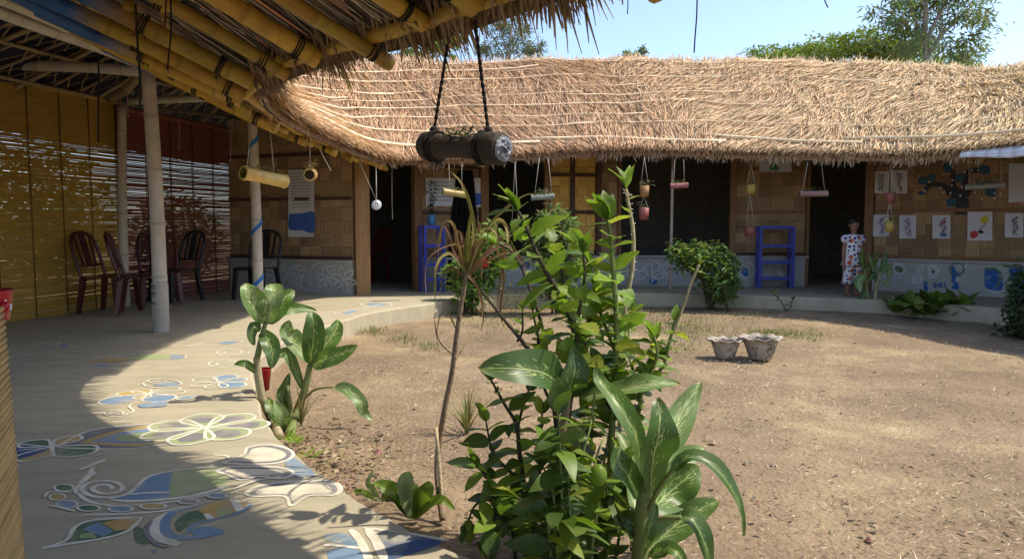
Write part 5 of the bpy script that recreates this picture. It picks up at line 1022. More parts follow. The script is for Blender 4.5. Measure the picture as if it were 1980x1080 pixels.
t,tp=rack('tall narrow blue rack beside the left doorway, holding a potted fern',823,858,436,566,(.2,.42,.7,.98),.42,.2)
# fern in a blue jar
t=thing('potted_fern',tp+Vector((.0,0,.01)),'feathery green fern in a blue jar on top of the tall rack','plant'); m_=MB(); m_.lathe(tp+Vector((0,0,.01)),[(.001,0),(.055,0),(.062,.05),(.06,.12),(.045,.145),(.05,.155),(.04,.15)],16); m_.build('jar',mat('blue_jar',(.06,.2,.38),.3,var=.2),t)
b=MB(); pts=[]
for k in range(26):
    a=random.uniform(0,6.28); d=Vector((math.cos(a),math.sin(a),0))*random.uniform(.05,.2)
    for u in np.linspace(.1,1,14): pts.append(tp+Vector((0,0,.15))+d*u**1.5+Vector((0,0,.62*u*random.uniform(.75,1.05))))
leafcloud(b,pts,.055,[(.06,.11,.05),(.10,.14,.06),(.05,.10,.06)],.3,.3); b.build('fronds',M['foliage'],t,smooth=False)['kind']='stuff'

# ------------------------------------------------------------------ hanging planters
def cordpart(t,a,b,mt='white_cord',r=.003): m_=MB(); a=V3(a); b=V3(b); m_.tube([a,a.lerp(b,.5)+Vector((0,0,-.003)),b],r,5); m_.build('cord',M[mt],t)
def sprigs(t,pts,size,cols,n,spread,name='greens'):
    b=MB(); q=[V3(random.choice(pts))+Vector((random.gauss(0,spread),random.gauss(0,spread),abs(random.gauss(0,spread)))) for _ in range(n)]; leafcloud(b,q,size,cols,.1,.25); b.build(name,M['foliage'],t,smooth=False)['kind']='stuff'
def tubeplanter(label,a,b,r,mt,col,cords,cord='white_cord',greens=30,cr=.003,gc=GRN,opening=True):
    a=V3(a); b=V3(b); t=thing('hanging_planter',(a+b)/2,label,'planter'); d=(b-a).normalized(); L=(b-a).length; m_=MB()
    us=[0,.02,.04,.06,.3,.5,.7,.94,.96,.98,1]; rr=[1.0,1.10,1.10,1.0,.97,.95,.97,1.0,1.10,1.10,1.0]
    m_.tube([a+d*L*u for u in us],[r*x for x in rr],14,[tuple(c*random.uniform(.9,1.08) for c in col) for _ in us],cap=False)
    m_.tube([b,b-d*.001]and[a+d*L*u for u in(0,.25,.6,1)],[r*.80]*4,14,tuple(x*.35 for x in col),cap=False)
    x=d.orthogonal().normalized(); y=d.cross(x)
    for e in(a,b):
        vs=[]; 
        for j in range(14):
            an=2*math.pi*j/14; o=x*math.cos(an)+y*math.sin(an); vs+=[e+o*r,e+o*r*.8]
        m_.add(vs,[(2*j,2*((j+1)%14),2*((j+1)%14)+1,2*j+1) for j in range(14)],tuple(c*.8 for c in col))
    m_.add([a+d*L*.5+ (x*math.cos(q)+y*math.sin(q))*r*.8 for q in np.linspace(0,6.283,15)[:-1]],[tuple(range(14))],tuple(c*.3 for c in col))
    m_.build('tube',M[mt],t)
    for u,top in cords: cordpart(t,a+d*L*u+Vector((0,0,r)),top,cord,cr)
    if greens: sprigs(t,[a+d*L*u+Vector((0,0,r)) for u in(.3,.45,.6,.75)],.05,gc,greens,.03)
    return t
tubeplanter('yellow bamboo tube planter with withered sprigs, hanging left of the blue and white poster',P(470,334,6.7),P(552,351,7.1),.062,'bamboo',(.60,.42,.12),[(.1,P(484,247,6.9)),(.72,P(520,226,6.9))],gc=[(.3,.27,.1),(.2,.22,.08),(.35,.3,.18)],greens=46)
tubeplanter('short bamboo ring planter seen end on, wrapped in dry fibres',P(598,338,7.3),P(602,337,7.55),.058,'bamboo',(.55,.36,.12),[(.5,P(599,262,7.4))],gc=[(.5,.4,.22),(.4,.3,.14)],greens=60)
tubeplanter('small bamboo tube planter in front of the black cloth',P(856,370,9.9),P(902,377,10.0),.045,'bamboo',(.55,.40,.14),[(.3,P(868,318,9.9)),(.8,P(893,318,9.9))],gc=[(.4,.32,.12),(.2,.22,.08)],greens=20)
tubeplanter('plastic bottle planter of wispy plants hanging before the brown shutters',P(1027,382,10.4),P(1072,380,10.4),.042,'rawbamboo',(.26,.28,.23),[(.15,P(1043,306,10.5)),(.9,P(1060,306,10.5))],greens=60,gc=[(.3,.3,.25),(.2,.24,.14)])
tubeplanter('pink bottle planter hanging beside the thin pole in the window opening',P(1296,360,10.6),P(1330,358,10.6),.04,'rawbamboo',(.32,.13,.12),[(.2,P(1305,308,10.6)),(.8,P(1322,308,10.6))],greens=20)
tubeplanter('red and white bottle planter hanging across the right doorway',P(1546,375,10.3),P(1600,374,10.3),.042,'rawbamboo',(.33,.20,.18),[(.1,P(1562,312,10.3)),(.9,P(1588,312,10.3))],greens=30)
tubeplanter('long bottle planter with many small white flowers in front of the painted tree',P(1866,362,9.6),P(1944,358,9.4),.035,'rawbamboo',(.25,.25,.2),[(.1,P(1874,306,9.5)),(.9,P(1935,306,9.4))],greens=220,gc=[(.4,.4,.36),(.16,.22,.09),(.5,.48,.42),(.12,.18,.06)])
def cup(label,px,py,D,h,r,mt,topy):
    c=P(px,py,D); t=thing('hanging_cup',c,label,'planter'); m_=MB(); m_.lathe(c-Vector((0,0,h/2)),[(.001,0),(r*.85,0),(r,h),(r*.9,h),(r*.7,.02)],14); m_.build('cup',M[mt],t); cordpart(t,c+Vector((-r*.8,0,h/2)),P(px,topy,D)); cordpart(t,c+Vector((r*.8,0,h/2)),P(px,topy,D)); sprigs(t,[c+Vector((0,0,h*.5))],.06,[(.2,.24,.14),(.3,.3,.2),(.12,.16,.06)],24,.05)
M['yellowp']=mat('yellow_plastic',(.40,.29,.07),.5); M['orangep']=mat('orange_plastic',(.34,.18,.07),.5); M['pinkp']=mat('faded_red_plastic',(.28,.09,.075),.5)
cup('orange cup planter with a sprig, upper of two in the window opening',1246,370,10.6,.16,.07,'orangep',304); cup('red cup planter, lower of two in the window opening',1245,413,10.6,.17,.075,'pinkp',378); cup('yellow cup planter in front of the woven panel left of the right doorway',1452,366,10.9,.14,.075,'yellowp',318); cup('red cup planter behind the blue ladder rack',1450,447,11.0,.14,.08,'pinkp',375); cup('pink cup planter between two pinned sketches',1722,382,9.9,.14,.06,'pinkp',316); cup('yellow cup planter in front of the violet drawing',1720,438,9.9,.15,.06,'yellowp',390); cup('orange gourd-like cup hanging before the dark opening',996,448,10.5,.11,.06,'orangep',312)
# big dark log planter near the camera
a=P(832,283,3.22); b=P(958,287,2.98); t=thing('hanging_planter',(a+b)/2,'large dark log planter hanging on two twisted ropes in the upper middle','planter'); d=(b-a).normalized(); L=(b-a).length; m_=MB()
us=[-.14,-.12,-.06,0,.05,.10,.2,.35,.5,.65,.78,.84,.9,1.0,1.08,1.1]; rr=[.012,.045,.060,.065,.064,.060,.050,.046,.045,.047,.053,.060,.066,.067,.066,.061]
m_.tube([a+d*L*u for u in us],rr,18,cap=True); m_.build('log',M['darklog'],t)
m_=MB(); x=d.orthogonal().normalized(); y=d.cross(x); e=b+d*L*.103
M['wrap']=mat('silver_wrap',(.16,.17,.20),.45,var=.8,scale=16,spec=.6,bump=.8,bscale=14)
nr,na=6,16; g=[]
for i_ in range(nr+1):
    g.append([e+d*(.004+random.uniform(0,.016)*(1-(i_/nr)**3))+(x*math.cos(q)+y*math.sin(q))*.054*i_/nr*random.uniform(.9,1.05) for q in np.linspace(0,2*math.pi,na+1)[:-1]])
for i_ in range(nr):
    for j_ in range(na): m_.add([g[i_][j_],g[i_][(j_+1)%na],g[i_+1][(j_+1)%na],g[i_+1][j_]],[(0,1,2,3)])
m_.build('plastic_wrap',M['wrap'],t,smooth=False)
for k in range(2):
    m_=MB(); u=(.1,.86)[k]; lash(m_,a+d*L*u,d,(.062,.064)[k]); m_.build('binding',M['cord'],t)
for s0,e0 in((a+d*L*.06+Vector((0,0,.062)),P(870,60,3.2)),(b-d*L*.10+Vector((0,0,.064)),P(918,40,3.0))):
    m_=MB()
    for ph in(0,math.pi):
        m_.tube([s0.lerp(e0,i/60)+Vector((math.cos(ph+i*.75)*.004,math.sin(ph+i*.75)*.004,0)) for i in range(61)],.0045,5)
    m_.build('rope',M['cord'],t)
    m_=MB(); m_.sphere(s0+Vector((0,0,.005)),(.018,.018,.02),8,6); m_.build('knot',M['cord'],t)
sprigs(t,[a+d*L*u+Vector((0,0,.045)) for u in(.3,.4,.5,.6,.7)],.045,[(.06,.09,.05),(.12,.14,.06),(.04,.05,.04)],70,.012)
# reel hanging in the left doorway
c=P(728,396,9.7); t=thing('hanging_reel',c,'round white cable reel hanging on a string in the left doorway','reel'); m_=MB(); ax=Matrix.Rotation(R(80),3,'X')
for r_,z_ in((.058,0),(.045,.012),(.03,.02)): m_.tube([c+ax@Vector((r_*math.cos(q),r_*math.sin(q),z_)) for q in np.linspace(0,6.283,20)],.008,6,cap=False)
m_.build('coil',M['plastic_white'],t); m_=MB(); m_.sphere(c+Vector((0,-.02,0)),(.014,.012,.014)); m_.build('core',M['plastic_white'],t); cordpart(t,c+Vector((0,0,.06)),P(727,322,9.7),'white_cord',.006); cordpart(t,c+Vector((0,0,.06)),P(684,288,9.2)); 
# loose strings and hanging cords
def strand(label,pts,r=.004,mt='cord'):
    q=stemcurve(pts); t=thing('hanging_string',q[-1],label,'cord'); m_=MB(); m_.tube(q,r,5); m_.build('strand',M[mt],t)
strand('dark cord with a frayed end hanging left of the thick post',[P(190,88,6.6),P(191,160,6.6),P(190,230,6.6),P(190,275,6.6)],.008)
strand('black cord hanging from the blue rafters past the thick post top',[P(262,8,3.9),P(266,80,3.9),P(270,140,3.9),P(271,205,3.9)],.006)
strand('thin dark cord with a white tag end hanging from the yellow rafters',[P(330,-8,3.6),P(331,60,3.6),P(326,110,3.6),P(324,136,3.6)],.0045)
strand('second thin dark cord close beside the tagged one',[P(321,-8,3.6),P(320,30,3.6),P(318,52,3.6)],.004)
M['tinsel']=mat('tinsel',(.42,.25,.36),.25,metal=.6); strand('pink tinsel strip hanging by the post between the blinds',[P(247,178,8.6),P(246,200,8.6),P(248,226,8.6)],.010,'tinsel'); strand('thin tinsel strip hanging before the red blind',[P(347,205,9.2),P(347,250,9.2),P(346,290,9.2)],.006,'tinsel'); strand('tinsel strip at the right edge of the red blind',[P(450,225,9.8),P(447,270,9.8),P(445,312,9.8)],.007,'tinsel')
strand('dark twig dangling against the sky, the longer one',[P(1348,-14,2.2),P(1347,30,2.2),P(1344,70,2.2),P(1342,102,2.2)],.0022); strand('dark twig tip dangling against the sky, the shorter one',[P(1592,-10,1.9),P(1596,5,1.9),P(1601,15,1.9)],.0016); strand('thin straw hanging from the near eave above the ridge',[P(1214,-6,2.5),P(1214,12,2.5),P(1213,28,2.5)],.0018)
strand('long loose straw slanting down from the left eave',[P(613,275,8.0),P(625,302,8.0),P(640,330,8.0)],.006,'white_cord'); strand('straight dark stick hanging from the near eave left of the ropes',[P(808,80,3.5),P(806,102,3.5),P(804,121,3.5)],.003); strand('thin string hanging inside the left doorway',[P(758,320,10.8),P(758,380,10.8),P(759,424,10.8)],.004,'white_cord'); strand('long curved dry leaf dangling from the near eave',[P(622,100,4.3),P(624,140,4.3),P(624,180,4.3)],.003)
# thin pole in the window opening
t=thing('bamboo_pole',G(1296,560,VZ),'thin pale pole standing in front of the wide window opening','pole'); pole('culm',G(1296,561,VZ),P(1301,305,G(1296,561,VZ).y),.024,(.42,.36,.30),'rawbamboo',t)
# plastic sheet under the right eave
t=thing('plastic_sheet',P(1900,305,9.0),'white plastic sheet tucked under the thatch at the right edge','sheet'); m_=MB(); ss=np.linspace(15.45,17.4,16); g=[]
for i,x in enumerate(ss):
    q=RP(x,-.015,-.0); u=min(1,i/4); g.append([q+Vector((-.03,-.03,.10)),q+Vector((-.09,-.09,.05-.03*u)),q+Vector((-.085,-.085,.02-.045*u+.008*math.sin(i*1.3)))])
for i in range(15):
    for j in range(2): m_.add([g[i][j],g[i+1][j],g[i+1][j+1],g[i][j+1]],[(0,1,2,3)])
o=m_.build('sheet',M['plastic_white'],t); o.modifiers.new('s','SOLIDIFY').thickness=.006
# slat screen and red jug at the left edge
e0=P(3,596,1.5); e1=P(42,1060,1.5); dirs=Vector((.43,-.9,0)).normalized(); t=thing('slat_screen',Vector((e1.x,e1.y,VZ)),'waist-high screen of split bamboo slats at the left edge','screen'); z=e0.z; dz=-.0125; k=0; sme=MB(); sme.tube([(0,0,0),(.02,0,0),(.6,0,.0),(1.15,0,0)],[.0052,.0062,.006,.006],7); o=sme.build('slat',M['dslat'],None); slme=o.data; bpy.data.objects.remove(o)
while z>VZ+.02:
    u=(e0.z-z)/(e0.z-e1.z); q=e0.lerp(e1,u); o=bpy.data.objects.new('slat',slme); COL.objects.link(o); o.parent=t; off=dirs*-random.uniform(0,.012)
    o.matrix_local=Matrix.Translation(Vector((q.x,q.y,z))+off-WLOC[t.name])@Matrix.Rotation(math.atan2(dirs.y,dirs.x)+random.uniform(-.01,.01),4,'Z'); z+=dz*random.uniform(.92,1.08)
m_=MB(); m_.box(e0+dirs*.5+Vector((-.03,0,-.36)),(1.0,.02,.7),math.atan2(dirs.y,dirs.x)); m_.build('backing',M['darkwood'],t,smooth=False)
c=e0+Vector((-.044,.02,-.03)); t=thing('jug',c,'red plastic jug with white pattern standing on the slat screen','jug'); m_=MB(); m_.lathe(c,[(.001,0.002),(.038,.002),(.043,.03),(.046,.06),(.050,.066),(.042,.06),(.038,.01)],18); m_.build('body',M['red'],t); m_=MB(); m_.sphere(c+Vector((.047,-.012,.034)),(.008,.008,.010)); m_.build('knob',M['red'],t); m_=MB()
for q in range(5): m_.sphere(c+Vector((.043*math.cos(-1.2+q*.35),.043*math.sin(-1.2+q*.35),.03+.01*(q%2))),(.004,.004,.008),6,5)
m_.build('pattern',M['plastic_white'],t)

# ------------------------------------------------------------------ girl on the far veranda
g=G(1646,572,VZ); H=1.13; t=thing('person',g,'girl in a white polka dotted outfit standing barefoot at the right doorway','person')
def skin_body(par,verts,edges,rad):
    me=bpy.data.meshes.new('body'); me.from_pydata([tuple(v) for v in verts],edges,[]); o=bpy.data.objects.new('body',me); COL.objects.link(o); o.parent=par
    me.materials.append(M['skin']); md=o.modifiers.new('skin','SKIN'); md.use_smooth_shade=True; sv=me.skin_vertices[0].data
    for i,r_ in enumerate(rad): sv[i].radius=(r_,r_)
    sv[0].use_root=True; s2=o.modifiers.new('sub','SUBSURF'); s2.levels=1; s2.render_levels=2; return o
vv=[(0,0,.55)]; rd=[.085]; ed=[]
def addc(par_i,chain):
    last=par_i
    for (p_,r_) in chain: vv.append(p_); rd.append(r_); ed.append((last,len(vv)-1)); last=len(vv)-1
    return last
ch=addc(0,[((0,0,.68),.08),((0,.0,.80),.085)]); nk=addc(ch,[((0,-.0,.885),.036),((0,-.005,.925),.036)]); hd=addc(nk,[((0,-.01,.985),.068),((0,-.005,1.05),.072),((0,0,1.10),.045)])
for sx in(-1,1):
    wr=addc(ch,[((sx*.10,0,.835),.040),((sx*.15,.0,.70),.030),((sx*.165,-.015,.58),.026),((sx*.168,-.03,.475),.018),((sx*.17,-.035,.435),.022)])
    for k,(dx,L_) in enumerate(((-.014,.045),(-.005,.055),(.005,.052),(.014,.042))): addc(wr,[((sx*.17+dx*.6,-.037+dx*.5,.415),.0075),((sx*.168+dx,-.040+dx*.6,.415-L_*.55),.0068),((sx*.166+dx,-.034+dx*.6,.415-L_),.0055)])
    addc(wr,[((sx*.155,-.055,.425),.008),((sx*.148,-.062,.40),.0065)])
    an=addc(0,[((sx*.06,0,.50),.07),((sx*.068,-.005,.28),.045),((sx*.07,.005,.15),.038),((sx*.07,.01,.045),.024)]); addc(an,[((sx*.075,-.04,.022),.024),((sx*.08,-.09,.016),.020)])
skin_body(t,vv,ed,rd)
# dress material: white cloth with dark spots and orange blossoms
m_d=mat('spotted_cloth',(.68,.66,.66),.85,var=.05); nt_d=m_d.node_tree; Ld=nt_d.links
def dots(scale,col,thr,src):
    tc=N(nt_d,'ShaderNodeTexCoord'); vo=N(nt_d,'ShaderNodeTexVoronoi'); vo.inputs['Scale'].default_value=scale; vo.inputs['Randomness'].default_value=.45; Ld.new(tc.outputs['Object'],vo.inputs[0]); lt_=N(nt_d,'ShaderNodeMath',operation='LESS_THAN'); lt_.inputs[1].default_value=thr; Ld.new(vo.outputs['Distance'],lt_.inputs[0]); mx=N(nt_d,'ShaderNodeMix',data_type='RGBA'); Ld.new(lt_.outputs[0],mx.inputs[0]); Ld.new(src,mx.inputs[6]); mx.inputs[7].default_value=(*col,1); return mx.outputs[2]
bs=nt_d.nodes['Principled BSDF']; src=bs.inputs['Base Color'].links[0].from_socket; src=dots(9,(.55,.14,.06),.30,src); src=dots(17,(.035,.025,.16),.36,src); Ld.new(src,bs.inputs['Base Color']); M['dots']=m_d
def loft(rings,n=20,cap=False):
    b=MB()
    for (cx,cy,cz,rx,ry,fl) in rings:
        for j in range(n):
            a=2*math.pi*j/n; k=1+fl*math.sin(a*6); b.v.append((cx+rx*k*math.cos(a),cy+ry*k*math.sin(a),cz)); b.c.append((1,1,1)); b.uv.append((0,0))
    for i in range(len(rings)-1):
        for j in range(n): b.f.append((i*n+j,i*n+(j+1)%n,(i+1)*n+(j+1)%n,(i+1)*n+j))
    return b
o=loft([(0,0,.44,.165,.12,.08),(0,0,.50,.15,.11,.05),(0,0,.60,.128,.098,.01),(0,0,.72,.125,.098,0),(0,0,.82,.135,.10,0),(0,0,.865,.115,.085,0),(0,0,.885,.075,.06,0)]).build('blouse',M['dots'],t,local=True); o.modifiers.new('s','SOLIDIFY').thickness=.006
for sx in(-1,1):
    o=loft([(sx*.060,0,.50,.078,.085,0),(sx*.070,-.003,.36,.060,.068,.02),(sx*.074,0,.24,.056,.062,.04),(sx*.076,.003,.175,.068,.072,.10)]).build('trouser_leg',M['dots'],t,local=True); o.modifiers.new('s','SOLIDIFY').thickness=.005
    m_=MB(); 
    for k in range(1): m_.sphere((sx*.135,0,.815),(.058,.062,.062),14,9)
    m_.build('puff_sleeve',M['dots'],t,local=True)
b=MB(); b.sphere((0,.018,1.055),(.084,.086,.085),16,10); b.build('hair',M['hair'],t,local=True); b=MB(); b.sphere((0,.085,1.01),(.045,.04,.05),10,8); b.build('hair_bun',M['hair'],t,local=True)
M['eyew']=mat('eye_white',(.6,.58,.55),.4); M['lip']=mat('lip',(.2,.05,.04),.6)
for sx in(-1,1):
    b=MB(); b.sphere((sx*.027,-.073,1.022),(.011,.006,.006),8,6); b.build('eye',M['eyew'],t,local=True); b=MB(); b.sphere((sx*.027,-.078,1.022),(.005,.004,.005),8,6); b.build('pupil',M['hair'],t,local=True); b=MB(); b.tube([(sx*.014,-.077,1.038),(sx*.028,-.078,1.042),(sx*.04,-.072,1.037)],.003,5); b.build('eyebrow',M['hair'],t,local=True); b=MB(); b.sphere((sx*.073,.0,1.01),(.010,.016,.022),8,6); b.build('ear',M['skin'],t,local=True)
b=MB(); b.sphere((0,-.082,1.0),(.011,.014,.014),8,6); b.build('nose',M['skin'],t,local=True); b=MB(); b.sphere((0,-.074,.968),(.022,.008,.007),10,6); b.build('mouth',M['lip'],t,local=True)
t.scale=(1,1,1); t.rotation_euler.z=R(14)

# ------------------------------------------------------------------ trees beyond the roof
def tree(name,label,base,trunk,branches,clumps,size,cols,droop,wd,n,jit=1.0,mt='bark'):
    t=thing(name,base,label,'tree','trees beyond the roof'); m_=MB(); k=len(trunk); m_.tube(stemcurve(trunk,4),[branches[0]*(1-.75*i/((k-1)*4)) for i in range((k-1)*4+1)],8)
    for pts,r_ in branches[1]:
        c=stemcurve(pts,4); m_.tube(c,[r_*(1-.75*i/(len(c)-1)) for i in range(len(c))],6)
    m_.build('trunk',M[mt],t); b=MB(); tot=sum(r_[0]*r_[2] for c,r_ in clumps); P_=[]
    for c,r_ in clumps:
        kk=max(6,int(n*r_[0]*r_[2]/tot)); sub=[V3(c)+Vector((random.uniform(-1,1)*r_[0]*.75,random.uniform(-1,1)*r_[1]*.75,random.uniform(-1,1)*r_[2]*.75)) for _ in range(max(3,kk//45))]
        for _ in range(kk):
            q=random.choice(sub); P_.append(q+Vector((random.gauss(0,.28)*r_[0]*jit,random.gauss(0,.3)*r_[1]*jit,random.gauss(0,.24)*r_[2]*jit)))
    leafcloud(b,P_,size,cols,droop,wd); b.build('crown',M['foliage'],t,smooth=False)['kind']='stuff'; return t
EU=[(.15,.20,.10),(.19,.24,.12),(.12,.16,.09),(.22,.26,.16)]; RT=[(.16,.22,.05),(.20,.27,.065),(.13,.18,.045)]
Y=29; X0=lambda px:(px-990)/F*Y
def T(px,py,dy=0,Y_=None): return P(px,py,(Y_ or Y)+dy)
base=Vector((T(1788,300).x,Y,0)); cl=[]
for px,py,rx,rz in [(1720,10,1.0,.7),(1735,60,.9,.8),(1760,30,1.0,.8),(1790,5,1.2,.8),(1830,10,1.2,.8),(1860,40,.9,.9),(1880,70,.7,.8),(1870,15,.8,.6),(1775,80,.7,.9),(1750,95,.7,.5),(1840,85,.8,.6),(1870,90,.6,.6),(1810,60,.7,.9),(1905,-5,.5,.4),(1800,-40,1.6,.9),(1740,-30,1.2,.7),(1860,-40,1.2,.8),(1800,-90,1.4,.9),(1855,115,.5,.4),(1725,35,.6,.6),(1888,55,.5,.8),(1765,-60,1.0,.6),(1895,90,.3,.5)]: cl.append((T(px,py,random.uniform(-1,1)),(rx,1.0,rz)))
brs=[([T(1788,100),T(1800,60),T(1825,10),T(1840,-40)],.10),([T(1790,90),T(1770,40),T(1755,0)],.08),([T(1788,120),T(1815,75),T(1850,40),T(1880,10)],.09),([T(1788,60),T(1790,10),T(1795,-50)],.12),([T(1815,75),T(1822,40),T(1810,20)],.05),([T(1788,130),T(1820,100),T(1835,80)],.05),([T(1789,70),T(1760,80),T(1740,90)],.05)]
tree('eucalyptus_tree','tall airy eucalyptus with drooping leaves behind the right part of the roof',base,[base,T(1788,200),T(1788,130),T(1790,60),T(1793,-20)],(.15,brs),cl,.33,EU,.6,.24,4300,.95)
Y=46; base=Vector((T(1680,300).x,Y,0)); cl=[(T(px,py,random.uniform(-3,3)),(rx,2.0,rz)) for px,py,rx,rz in [(1440,122,.9,.3),(1475,113,1.3,.4),(1515,103,1.5,.45),(1555,98,1.6,.5),(1600,92,1.7,.55),(1645,90,1.8,.6),(1690,84,1.7,.6),(1720,92,1.4,.7),(1700,110,1.6,.5),(1740,115,1.3,.6),(1580,110,1.5,.4),(1660,115,1.4,.5),(1780,118,1.3,.5),(1820,122,1.2,.5),(1855,122,.8,.4),(1760,100,1.2,.7),(1500,118,1.3,.35),(1865,130,.6,.3)]]
brs=[([T(1680,160),T(1640,130),T(1600,115),T(1540,112)],.2),([T(1680,160),T(1690,125),T(1720,105)],.2),([T(1640,130),T(1655,110),T(1660,100)],.12),([T(1600,120),T(1575,108),T(1570,104)],.1),([T(1680,150),T(1740,130),T(1790,120)],.15),([T(1640,130),T(1690,112),T(1730,100)],.09),([T(1560,118),T(1520,113),T(1480,118)],.08)]
tree('rain_tree','wide flat-topped green tree behind the roof, left of the tall eucalyptus',base,[base,T(1680,200),T(1680,150)],(.4,brs),cl,.26,RT,.05,.5,13000,.8)
Y=40; base=Vector((T(1228,300).x,Y,0)); tree('small_tree','small round tree top peeping over the middle of the ridge',base,[base,T(1228,200),T(1228,112)],(.18,[([T(1228,130),T(1236,105)],.06)]),[(T(1222,108),(.5,.5,.35)),(T(1236,103),(.4,.5,.35)),(T(1245,114),(.3,.4,.25)),(T(1212,112),(.35,.4,.3)),(T(1228,120),(.6,.5,.3))],.22,EU,.2,.45,1100)
Y=34; base=Vector((T(985,300).x,Y,0)); cl=[(T(px,py,random.uniform(-1,1)),(rx,.8,rz)) for px,py,rx,rz in [(940,75,.5,.7),(955,100,.5,.5),(975,70,.5,.8),(985,95,.5,.5),(1005,80,.5,.8),(1020,100,.4,.6),(1040,75,.3,.6),(1045,100,.25,.5),(930,105,.4,.4),(1000,50,.6,.5),(960,50,.6,.5),(1035,112,.4,.3),(985,30,.8,.5)]]
brs=[([T(985,115),T(975,80),T(965,50)],.06),([T(985,110),T(1000,75),T(1010,45)],.06),([T(985,120),T(1020,95),T(1040,70)],.04),([T(930,150),T(925,100),T(928,60)],.09),([T(938,150),T(940,100),T(936,70)],.06),([T(1038,150),T(1040,90),T(1042,60)],.04)]
tree('eucalyptus_tree','pale wispy eucalyptus seen under the near eave, right of the second rope',base,[base,T(985,200),T(985,110),T(990,40)],(.14,brs),cl,.28,[(.14,.17,.12),(.18,.20,.15),(.10,.13,.08)],.6,.2,2600,.8)
Y=30; base=Vector((T(840,300).x,Y,0)); cl=[(T(px,py,random.uniform(-1,1)),(rx,.8,rz)) for px,py,rx,rz in [(835,92,.4,.3),(820,100,.35,.25),(870,80,.35,.2),(858,88,.3,.2),(885,75,.3,.25),(812,112,.3,.2),(875,117,.3,.12),(845,80,.25,.15)]]
brs=[([T(835,135),T(850,105),T(872,85)],.05),([T(835,135),T(825,110),T(818,100)],.04),([T(830,130),T(842,105),T(850,92)],.04),([T(912,140),T(905,105),T(885,85)],.05)]
tree('young_tree','sparse young tree with light green tufts between the two ropes',base,[base,T(835,200),T(835,130)],(.10,brs),cl,.24,[(.18,.24,.07),(.13,.19,.06)],.1,.5,700,.9)
Y=38; base=Vector((T(780,300).x,Y,0)); tree('small_tree','dim grey-green tree top below the near eave, left of the ropes',base,[base,T(780,200),T(780,110)],(.2,[]),[(T(775,112),(.9,.5,.4)),(T(790,104),(.5,.5,.4)),(T(800,116),(.4,.4,.3))],.26,EU,.2,.4,800)
# vegetation outside the blinds
for k,(x,y,rx,rz,lab) in enumerate([(-11,11.5,1.2,1.3,'dark bush outside behind the middle of the yellow blind'),(-9.2,14.5,1.1,1.6,'dark bush outside behind the left part of the red blind'),(-8.0,17.5,1.0,1.0,'dark bush outside behind the right part of the red blind'),(-13.5,13,1.5,2.0,'tall dark bush outside at the far left'),(-9.6,9.2,.8,.7,'low bush outside close behind the yellow blind'),(-12,19,1.6,1.3,'broad bush far outside behind the red blind'),(-14,17,1.3,1.6,'round bush outside behind the post between the blinds')]):
    bush('garden_bush',lab,Vector((x,y,0)),[(Vector((x,y,rz*.9)),(rx,rx,rz)),(Vector((x+.5,y-.4,rz*.6)),(rx*.7,rx*.7,rz*.6))],900,.3,DKG,5,.45,.2,'bushes outside the blinds')

# ------------------------------------------------------------------ litter, grass and clods in the yard
kp=[(a,b) for a,b in KERB]
def inyard(x,y):
    # inside the kerb ring (polygon test)
    poly=KPOLY; c=np.zeros(len(x),bool); j=len(poly)-1
    for i in range(len(poly)):
        xi,yi=poly[i]; xj,yj=poly[j]; c^=((yi>y)!=(yj>y))&(x<(xj-xi)*(y-yi)/(yj-yi+1e-12)+xi); j=i
    return c
KPOLY=[(a[0],a[1]) for a in crom([(a,b,0) for a,b in KERB],np.linspace(0,len(KERB)-1,150))]
n=95000; x=rng.uniform(-2,7,n); y=2+rng.random(n)**1.5*9.3; m=inyard(x,y); x=x[m]; y=y[m]; n=len(x)
den=.5+.5*np.sin(x*1.7+2*np.sin(y*.9))*np.sin(y*1.3+x*.4); keep=rng.random(n)<(.35+.65*den); x=x[keep]; y=y[keep]; n=len(x)
an=rng.normal(.2,.9,n); D=np.stack([np.cos(an),np.sin(an),rng.normal(.02,.12,n)],1); Wd=np.stack([-np.sin(an),np.cos(an),rng.normal(0,.3,n)],1); zz_=np.zeros(n)+rng.uniform(.004,.016,n)
cc=np.array([[.42,.31,.19],[.30,.21,.13],[.20,.14,.10],[.56,.46,.32],[.17,.125,.095]])[rng.integers(0,5,n)]*rng.uniform(.75,1.2,n)[:,None]
big=rng.random(n)<.02; Ls=rng.uniform(.008,.034,n); Ls[big]=rng.uniform(.05,.15,big.sum())
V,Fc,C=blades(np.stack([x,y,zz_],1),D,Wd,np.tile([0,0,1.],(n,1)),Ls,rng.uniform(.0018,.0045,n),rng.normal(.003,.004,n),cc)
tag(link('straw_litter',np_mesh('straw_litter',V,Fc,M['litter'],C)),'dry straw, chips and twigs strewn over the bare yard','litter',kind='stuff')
b=MB()
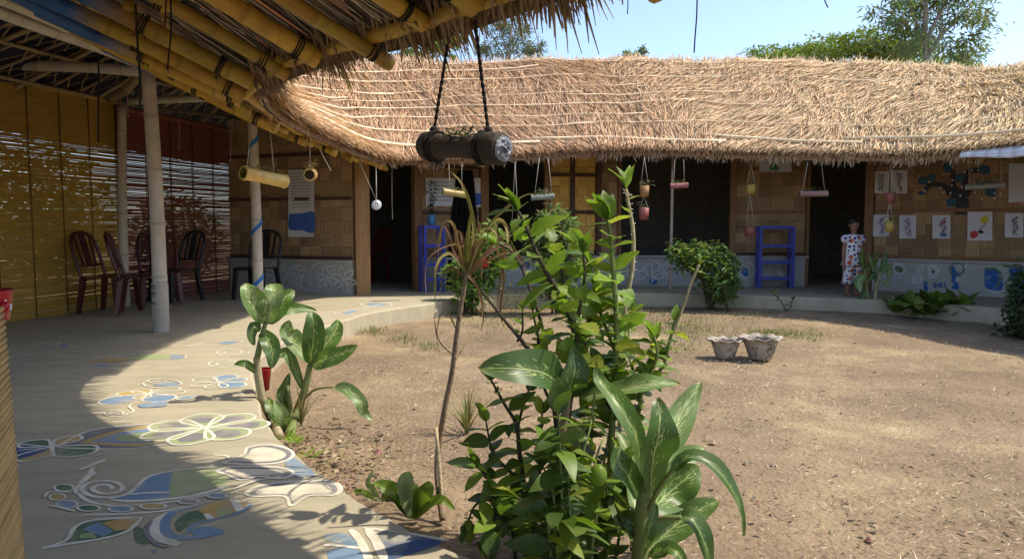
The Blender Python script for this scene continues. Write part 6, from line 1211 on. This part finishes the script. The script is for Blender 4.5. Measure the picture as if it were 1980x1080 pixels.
for _ in range(600):
    if random.random()<.5: px,py=random.uniform(560,760),random.uniform(830,960)
    else: px,py=random.uniform(560,1980),random.uniform(600,1080)
    g=G(px,py)
    if not inyard(np.array([g.x]),np.array([g.y]))[0]: continue
    r_=random.uniform(.004,.014)*(1 if random.random()<.95 else 2); cols=tuple(c*random.uniform(.6,1.2) for c in(.27,.19,.125)); v=[g+Vector((random.uniform(.6,1.2)*r_*a,random.uniform(.6,1.2)*r_*b_,c_*r_*.7+r_*.2)) for a,b_,c_ in((1,0,0),(0,1,0),(-1,0,0),(0,-1,0),(.1,.1,1))]; b.add(v,[(0,1,4),(1,2,4),(2,3,4),(3,0,4)],cols)
tag(b.build('earth_clods',M['litter'],smooth=False),'small brown earth clods scattered over the yard','clods',kind='stuff')
b=MB()
for _ in range(420):
    px,py=(random.uniform(560,1980),random.uniform(605,1080)) if random.random()<.6 else (random.gauss(640,70),random.gauss(880,45))
    g=G(px,py)
    if not inyard(np.array([g.x]),np.array([g.y]))[0]: continue
    a=random.uniform(0,6.28); L_=random.uniform(.02,.05); d=Vector((math.cos(a),math.sin(a),.1)); s_=Vector((-math.sin(a),math.cos(a),random.uniform(-.3,.3)))*L_*.3; g.z=.012; c=random.choice([(.30,.21,.125),(.38,.29,.18),(.2,.14,.09),(.26,.19,.12)]); b.add([g,g+d*L_*.5+s_+Vector((0,0,.012)),g+d*L_,g+d*L_*.5-s_],[(0,1,2),(0,2,3)],c)
tag(b.build('fallen_leaves',M['litter'],smooth=False),'curled dry leaves lying here and there on the yard','leaves',kind='stuff')
gr=[]
for cx,cy,sx,sy,k in [(1290,625,70,14,700),(1350,640,60,14,600),(1490,645,50,5,500),(1560,650,30,6,150),(720,640,24,6,200),(780,655,20,5,140),(960,625,60,14,350),(830,670,30,6,120),(1150,620,60,12,350),(1430,612,60,6,200),(1230,605,40,6,200),(1320,672,40,8,150),(900,600,40,6,150)]:
    for _ in range(k): gr.append(G(random.gauss(cx,sx*.7),random.gauss(cy,sy*.9)))
b=MB()
for g in gr:
    a=random.uniform(0,6.28); L_=random.uniform(.02,.06); d=Vector((math.cos(a)*.5,math.sin(a)*.5,1)); s_=Vector((-math.sin(a),math.cos(a),0))*.004; g.z=.0; b.add([g-s_,g+s_,g+d*L_],[(0,1,2)],random.choice([(.12,.17,.045),(.17,.21,.07),(.25,.24,.1),(.09,.13,.03)]))
tag(b.build('grass',M['foliage'],smooth=False),'thin short grass in patches around the cement pots','grass',kind='stuff')
